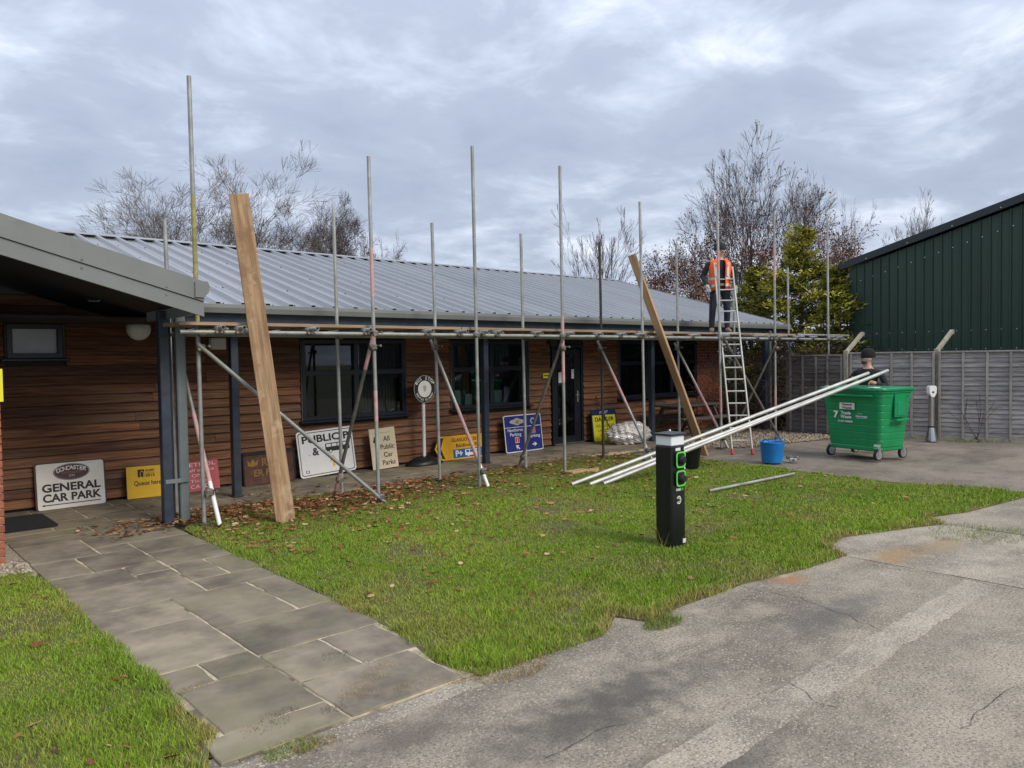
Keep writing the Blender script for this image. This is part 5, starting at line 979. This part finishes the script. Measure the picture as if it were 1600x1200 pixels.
tree('bare_tree', 'bare branching tree between the oak and the green shed', tbase(1290, 27), hgt(268, 27, 1290), dict(OB_, depth=3, spread=.5, up=.03, l0=.85, minr=.007), 31, G['twig'], .25, .13, 8, .8, leaf=dict(n=3000, top=.7, pow=1.5, pal=BL, s=.9), W=2.8)
tree('bare_tree', 'distant bare tree showing above the green shed roof', tbase(1432, 48), hgt(306, 48, 1432), dict(OB_, split=[3, 5, 6, 7], depth=3, spread=.45, up=.05, l0=.75, minr=.011), 41, G['twig_pale'], .3, .2, 9, .6, W=3.6)
# conifer: sprays of yellow-green foliage round a stem
def conifer(name, label, base, H, R_, seed, n=34000):
    rs = np.random.default_rng(seed); t = thing(name, label, 'tree', (*base, 0)); MB().tube((0, 0, -.05), (0, 0, H*.9), .11, 8, .02).build('trunk', G['bark'], t)
    nb = 210; V, F, Cc = [], [], []; bz = rs.uniform(.03, .97, nb)*H; ba = rs.uniform(0, 2*PI, nb); bl_ = R_*np.interp(bz/H, [0, .55, .70, .80, .9, 1.], [1., 1., .72, .36, .22, .04])*rs.uniform(.5, 1.2, nb)+.08
    per = n//nb; segs = []
    for z, a, l in zip(bz, ba, bl_):
        u = rs.random(per)**.6; side = rs.normal(0, .085, per)*(.4+u); P_ = np.stack([np.cos(a)*u*l-np.sin(a)*side, np.sin(a)*u*l+np.cos(a)*side, z+u*l*.35-(u*l)**2*.12+rs.normal(0, .05, per)], 1); segs.append((np.array([0, 0, z]), np.array([math.cos(a)*l*.8, math.sin(a)*l*.8, z+l*.2]), .018, .006))
        dr_ = np.stack([np.cos(a)+rs.normal(0, .5, per), np.sin(a)+rs.normal(0, .5, per), rs.normal(.25, .4, per)], 1); dr_ /= np.linalg.norm(dr_, axis=1)[:, None]; sd_ = np.cross(dr_, rs.normal(0, 1, (per, 3))); sd_ /= np.linalg.norm(sd_, axis=1)[:, None]; s2 = rs.uniform(.045, .10, per)[:, None]
        k0 = sum(len(x_) for x_ in V); V.append(np.stack([P_-sd_*s2*.28, P_+sd_*s2*.28, P_+dr_*s2*1.5], 1).reshape(-1, 3)); F.append(k0+(np.arange(per)*3)[:, None]+np.array([[0, 1, 2]]))
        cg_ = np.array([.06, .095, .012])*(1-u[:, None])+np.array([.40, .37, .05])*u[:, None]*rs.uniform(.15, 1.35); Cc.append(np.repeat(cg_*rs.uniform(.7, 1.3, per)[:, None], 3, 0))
    tag(npmesh('crown', np.concatenate(V), np.concatenate(F), G['conifer'], np.concatenate(Cc), t), kind='stuff'); V2, F2 = tube_np(segs, 3); npmesh('branches', V2, F2, G['bark'], None, t)
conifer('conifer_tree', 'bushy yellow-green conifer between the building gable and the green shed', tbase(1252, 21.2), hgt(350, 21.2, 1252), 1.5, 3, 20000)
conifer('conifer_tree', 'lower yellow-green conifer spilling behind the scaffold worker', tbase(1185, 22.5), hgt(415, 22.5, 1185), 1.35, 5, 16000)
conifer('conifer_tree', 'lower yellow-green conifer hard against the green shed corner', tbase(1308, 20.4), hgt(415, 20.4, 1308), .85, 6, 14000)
# tangled shrubs seen below the deck at the building end, and far hedge
for i, (px_, dep, H_) in enumerate(((1165, 20.0, 2.6), (1222, 19.3, 2.5), (1275, 20.5, 2.6), (1140, 22.5, 2.3))):
    tree('bare_shrub', ('tangled dark bare shrub seen through the ladder below the deck', 'tangled dark bare shrub behind the right verandah post', 'tangled dark bare shrub behind the dark older fence panel', 'tangled bare shrub just beyond the brick pier')[i], tbase(px_, dep), H_, dict(OB_, depth=3, split=[3, 4, 5, 5], spread=.75, wob=.2, l0=.9, minr=.004, up=.0, step=.22), 50+i, G['twig'], .12, .05, 10, 1.2, group='bare shrubs beyond the building end')
tree('sapling', 'thin bare sapling growing against the grey fence', (17.45, 5.28), 1.0, dict(OB_, depth=1, split=[2, 2], spread=.4, l0=.7, minr=.005, up=.05, step=.15), 77, G['twig'], .1, .015, 4, .7, group=None)
def hedge(name, label, pa, pb, H_, wd, n, pal, seed):
    rs = np.random.default_rng(seed); A_, B_ = np.array(pa), np.array(pb); u = rs.random(n); c_ = A_+(B_-A_)*u[:, None]; z = rs.random(n)**.8*H_*(.85+.25*vnoise(u*9, u*0, 1, seed)); nr = np.array([-(B_-A_)[1], (B_-A_)[0]]); nr = nr/np.linalg.norm(nr); off = rs.normal(0, wd*.35, n)
    P_ = np.stack([c_[:, 0]+nr[0]*off, c_[:, 1]+nr[1]*off, z], 1); s2 = rs.uniform(.05, .10, n)[:, None]; a = rs.normal(0, 1, (n, 3)); a /= np.linalg.norm(a, axis=1)[:, None]; b3 = np.cross(a, rs.normal(0, 1, (n, 3))); b3 /= np.linalg.norm(b3, axis=1)[:, None]
    V = np.stack([P_-a*s2, P_+b3*s2*.5, P_+a*s2, P_-b3*s2*.5], 1).reshape(-1, 3); F = (np.arange(n)*4)[:, None]+np.array([[0, 1, 2, 3]]); p_ = np.array(pal); cc = p_[rs.integers(0, len(p_), n)]*rs.uniform(.6, 1.3, n)[:, None]
    o = npmesh(name, V, F, G['conifer'], np.repeat(cc, 4, 0)); tag(o, label, 'hedge')
hedge('hedge', 'low green hedge in the garden beyond the building end', (18.5, 16.5), (30, 13.5), 1.7, .9, 14000, [(.05, .09, .02), (.10, .13, .03), (.16, .17, .05), (.12, .07, .035)], 4)
hedge('ground_ivy', 'reddish brown low ground cover below the shrubs by the gravel', (17.6, 12.2), (18.4, 9.6), .45, .6, 3500, [(.13, .05, .035), (.09, .09, .03), (.17, .09, .05)], 8)

# ================================================================== people
def figure(name, label, loc, rz, J, B, mats, bmat, root):
    """J: joint -> (pos, radius); B: bones; bmat: bone -> material slot"""
    names = list(J); me = bpy.data.meshes.new('body'); me.from_pydata([J[k_][0] for k_ in names], [(names.index(a), names.index(b2)) for a, b2 in B], []); o = bpy.data.objects.new('body', me); C.objects.link(o)
    md = o.modifiers.new('s', 'SKIN'); md.use_smooth_shade = True
    for i, k_ in enumerate(names): sv = me.skin_vertices[0].data[i]; rr = J[k_][1]; sv.radius = rr if isinstance(rr, tuple) else (rr, rr); sv.use_root = (k_ == root)
    o.modifiers.new('u', 'SUBSURF').levels = 2; bpy.context.view_layer.update(); m2 = bpy.data.meshes.new_from_object(o.evaluated_get(DG())); bpy.data.objects.remove(o)
    for mm in mats: m2.materials.append(mm)
    S_ = [(np.array(J[a][0]), np.array(J[b2][0]), bmat.get((a, b2), 0)) for a, b2 in B]
    for p in m2.polygons:
        c_ = np.array(p.center); best = (9, 0)
        for a, b2, mi in S_:
            ab = b2-a; t_ = np.clip((c_-a)@ab/(ab@ab+1e-9), 0, 1); dd_ = np.linalg.norm(c_-a-ab*t_)
            if dd_ < best[0]: best = (dd_, mi)
        p.material_index = best[1]; p.use_smooth = True
    t = thing(name, label, 'person', loc, rz); link('body', m2, t); return t
def arm(J, B, bm_, s, sh_, el, wr, slot=0, hand=1, curl=(0, 0, -1)):
    n = 'L' if s > 0 else 'R'; J['sh'+n] = (sh_, .068); J['el'+n] = (el, .050); J['wr'+n] = (wr, .036); d = (Vector(wr)-Vector(el)).normalized(); pm = Vector(wr)+d*.06; J['pm'+n] = (tuple(pm), (.036, .022))
    B += [('chest', 'sh'+n), ('sh'+n, 'el'+n), ('el'+n, 'wr'+n), ('wr'+n, 'pm'+n)]; bm_.update({('sh'+n, 'el'+n): slot, ('el'+n, 'wr'+n): slot, ('wr'+n, 'pm'+n): hand, ('chest', 'sh'+n): slot})
    sd_ = d.cross(Vector((0, 1, 0))); sd_ = sd_.normalized() if sd_.length > .1 else Vector((1, 0, 0)); cu_ = Vector(curl)
    for i, (off, ln) in enumerate(((-.028, .062), (-.010, .075), (.010, .07), (.028, .055))):
        a = pm+sd_*off+d*.022; b2 = a+d*ln*.55+cu_*.008; c_ = b2+d*ln*.4+cu_*.022; f0, f1, f2 = 'f%d0' % i+n, 'f%d1' % i+n, 'f%d2' % i+n; J[f0] = (tuple(a), .010); J[f1] = (tuple(b2), .009); J[f2] = (tuple(c_), .008); B += [('pm'+n, f0), (f0, f1), (f1, f2)]
        for k_ in (('pm'+n, f0), (f0, f1), (f1, f2)): bm_[k_] = hand
    th = pm+Vector((0, -1, 0))*.032-d*.02; t2 = th+d*.035+Vector((0, -.012, 0)); J['t0'+n] = (tuple(th), .011); J['t1'+n] = (tuple(t2), .009); B += [('pm'+n, 't0'+n), ('t0'+n, 't1'+n)]; bm_[('pm'+n, 't0'+n)] = hand; bm_[('t0'+n, 't1'+n)] = hand
def person(name, label, loc, rz, fl_, fr_, knL, knR, armL, armR, hat, hands, headturn=0., lean=0.):
    J = {'pel': ((0, 0, .95), (.155, .115)), 'waist': ((0, .0, 1.10), (.15, .11)), 'chest': ((0, -.01-lean, 1.33), (.18, .12)), 'neckb': ((0, .0-lean, 1.50), (.085, .075)), 'neck': ((0, -.015-lean, 1.555), .056)}
    ct, st_ = math.cos(headturn), math.sin(headturn)
    def hp(x_, y2, z): return (x_*ct-y2*st_, x_*st_+y2*ct-lean, z)
    J['jaw'] = (hp(0, -.035, 1.615), (.066, .072)); J['head'] = (hp(0, -.015, 1.69), (.080, .096)); J['crown'] = (hp(0, .0, 1.755), (.070, .085)); J['nose'] = (hp(0, -.125, 1.665), .013); J['earL'] = (hp(.088, .0, 1.67), .014); J['earR'] = (hp(-.088, .0, 1.67), .014)
    B = [('pel', 'waist'), ('waist', 'chest'), ('chest', 'neckb'), ('neckb', 'neck'), ('neck', 'jaw'), ('jaw', 'head'), ('head', 'crown'), ('head', 'nose'), ('head', 'earL'), ('head', 'earR')]
    bm_ = {k_: 1 for k_ in (('neckb', 'neck'), ('neck', 'jaw'), ('jaw', 'head'), ('head', 'crown'), ('head', 'nose'), ('head', 'earL'), ('head', 'earR'))}; bm_[('pel', 'waist')] = 2 if 0 else 0
    for s, ft, kn in ((1, fl_, knL), (-1, fr_, knR)):
        n = 'L' if s > 0 else 'R'; J['hip'+n] = ((s*.10, 0, .88), .098); J['kn'+n] = (kn, .066); J['cf'+n] = (tuple((Vector(kn)*.55+Vector(ft)*.45)+Vector((0, .015, .03))), .060); J['an'+n] = ((ft[0], ft[1], ft[2]+.085), .046); J['to'+n] = ((ft[0]+s*.03, ft[1]-.15, ft[2]+.035), (.042, .032)); 
        B += [('pel', 'hip'+n), ('hip'+n, 'kn'+n), ('kn'+n, 'cf'+n), ('cf'+n, 'an'+n), ('an'+n, 'to'+n)]; bm_.update({('pel', 'hip'+n): 2, ('hip'+n, 'kn'+n): 2, ('kn'+n, 'cf'+n): 2, ('cf'+n, 'an'+n): 2, ('an'+n, 'to'+n): 3})
    arm(J, B, bm_, 1, *armL, 0, hands); arm(J, B, bm_, -1, *armR, 0, hands)
    t = figure(name, label, loc, rz, J, B, [G['jacket'], G['skin'], G['jeans'], G['boot'], G['glove']], bm_, 'pel')
    # beanie, eyes, mouth
    q = MB(); hc = Vector(hp(0, .0, 1.70)); prof_ = [(1.0, -.02), (1.05, -.015), (1.06, .02), (1.03, .06), (.93, .10), (.72, .135), (.38, .155), (.02, .16)]; n = 18
    q.add([tuple(hc+Vector((r_*.098*math.cos(2*PI*i/n)*ct-r_*.115*math.sin(2*PI*i/n)*st_, r_*.098*math.cos(2*PI*i/n)*st_+r_*.115*math.sin(2*PI*i/n)*ct, z+.01))) for r_, z in prof_ for i in range(n)], [(j*n+i, j*n+(i+1) % n, (j+1)*n+(i+1) % n, (j+1)*n+i) for j in range(len(prof_)-1) for i in range(n)]+[tuple(range((len(prof_)-1)*n, len(prof_)*n))], True); q.build('hat', hat, t)
    for s in (-1, 1): q = MB(); q.lathe([(.0, -.008), (.009, -.004), (.009, .004), (.0, .008)], 8, hp(s*.034, -.103, 1.688)); q.build('eye', G['ink'], t)
    MB().bev(hp(0, -.098, 1.622), (.045, .008, .009), .002, Matrix.Rotation(headturn, 3, 'Z')).build('mouth', G['maroon'], t)
    return t
fx = 13.98; deckz = LZ+.05+.025+.042
m1 = person('person', 'worker in orange high-visibility vest and dark green beanie standing on the scaffold deck', (fx, 9.02, deckz-.005), rad(-42), (.13, 0, 0), (-.16, -.02, 0), (.125, -.03, .48), (-.15, -.05, .48),
    ((.20, 0, 1.43), (.30, .03, 1.17), (.26, -.10, .95)), ((-.20, 0, 1.43), (-.31, .04, 1.17), (-.27, -.12, .97)), G['hat_green'], 4, rad(12))
# orange vest as a shell over chest, open at front, with tape
def vest(t):
    n = 30; rows = [(.875, .190, .145), (1.0, .182, .140), (1.12, .176, .136), (1.24, .190, .142), (1.36, .205, .146), (1.44, .195, .13), (1.50, .135, .098)]; q = MB(); a0 = rad(-90)+.34; a1 = rad(270)-.34; P_ = []
    for z, rx, ry in rows: P_.append([(rx*math.cos(a0+(a1-a0)*i/n), -.008+ry*math.sin(a0+(a1-a0)*i/n), z+.012*math.sin(9*i/n*3)) for i in range(n+1)])
    skip = lambda j, i: j >= 3 and j < 5 and (i in (7, 8, 9) or i in (n-10, n-9, n-8))
    fs = [(j*(n+1)+i, j*(n+1)+i+1, (j+1)*(n+1)+i+1, (j+1)*(n+1)+i) for j in range(len(rows)-1) for i in range(n) if not skip(j, i)]
    q.add([p for r_ in P_ for p in r_], fs, True); o = q.build('vest', G['hivis'], t); md = o.modifiers.new('t', 'SOLIDIFY'); md.thickness = .012; md.offset = 1
    for z0_, z1_ in ((.945, .995), (1.09, 1.14)):
        q = MB(); R1 = []
        for z in (z0_, z1_):
            k_ = next(i for i in range(len(rows)-1) if rows[i][0] <= z <= rows[i+1][0]); f = (z-rows[k_][0])/(rows[k_+1][0]-rows[k_][0]); rx = rows[k_][1]*(1-f)+rows[k_+1][1]*f+.016; ry = rows[k_][2]*(1-f)+rows[k_+1][2]*f+.016; R1 += [(rx*math.cos(a0+(a1-a0)*i/n), -.008+ry*math.sin(a0+(a1-a0)*i/n), z+.012*math.sin(9*i/n*3)) for i in range(n+1)]
        q.add(R1, [(i, i+1, n+2+i, n+1+i) for i in range(n)], True); q.build('reflective_band', G['reflect'], o)
    for s in (-1, 1):
        q = MB(); q.add([(s*.13, -.148, 1.15), (s*.085, -.158, 1.15), (s*.10, -.140, 1.42), (s*.145, -.128, 1.42), (s*.115, -.02, 1.515), (s*.155, -.02, 1.49)], [(0, 1, 2, 3), (3, 2, 4, 5)]); q.build('shoulder_band', G['reflect'], o)
vest(m1); m1.scale = (1.13, 1.1, 1.02)
bt = MB(); n = 24; bt.add([(.165*math.cos(2*PI*i/n), .128*math.sin(2*PI*i/n), z) for z in (.965, 1.01) for i in range(n)], [(i, (i+1) % n, n+(i+1) % n, n+i) for i in range(n)]); bt.bev((.19, -.03, .93), (.05, .1, .14), .01).bev((-.19, -.03, .92), (.05, .1, .16), .01); bt.build('tool_belt', G['boot'], m1)
m2 = person('person', 'worker in black top and black beanie standing behind the green waste bin', (14.55, 6.22, .022), rad(-85), (.12, 0, 0), (-.12, 0, 0), (.12, -.03, .48), (-.12, -.03, .48),
    ((.20, 0, 1.43), (.30, -.05, 1.18), (.20, -.28, 1.24)), ((-.20, 0, 1.43), (-.30, -.06, 1.2), (-.16, -.30, 1.30)), G['hat_black'], 1, rad(-42))
MB().lathe([(.066, 1.50), (.062, 1.525)], 14).build('shirt_collar', G['tshirt'], m2)
m2.scale = (1.1, 1.1, 1.03)
hb = rad(-42); bq = MB(); bq.lathe([(.02, -.035), (.055, -.02), (.068, .01), (.066, .03)], 14); bq.v = [(a*1.02*math.cos(hb)-(b2*1.12-.042)*math.sin(hb), a*1.02*math.sin(hb)+(b2*1.12-.042)*math.cos(hb), cz+1.60) for a, b2, cz in bq.v]; bq.build('beard', G['bark'], m2)
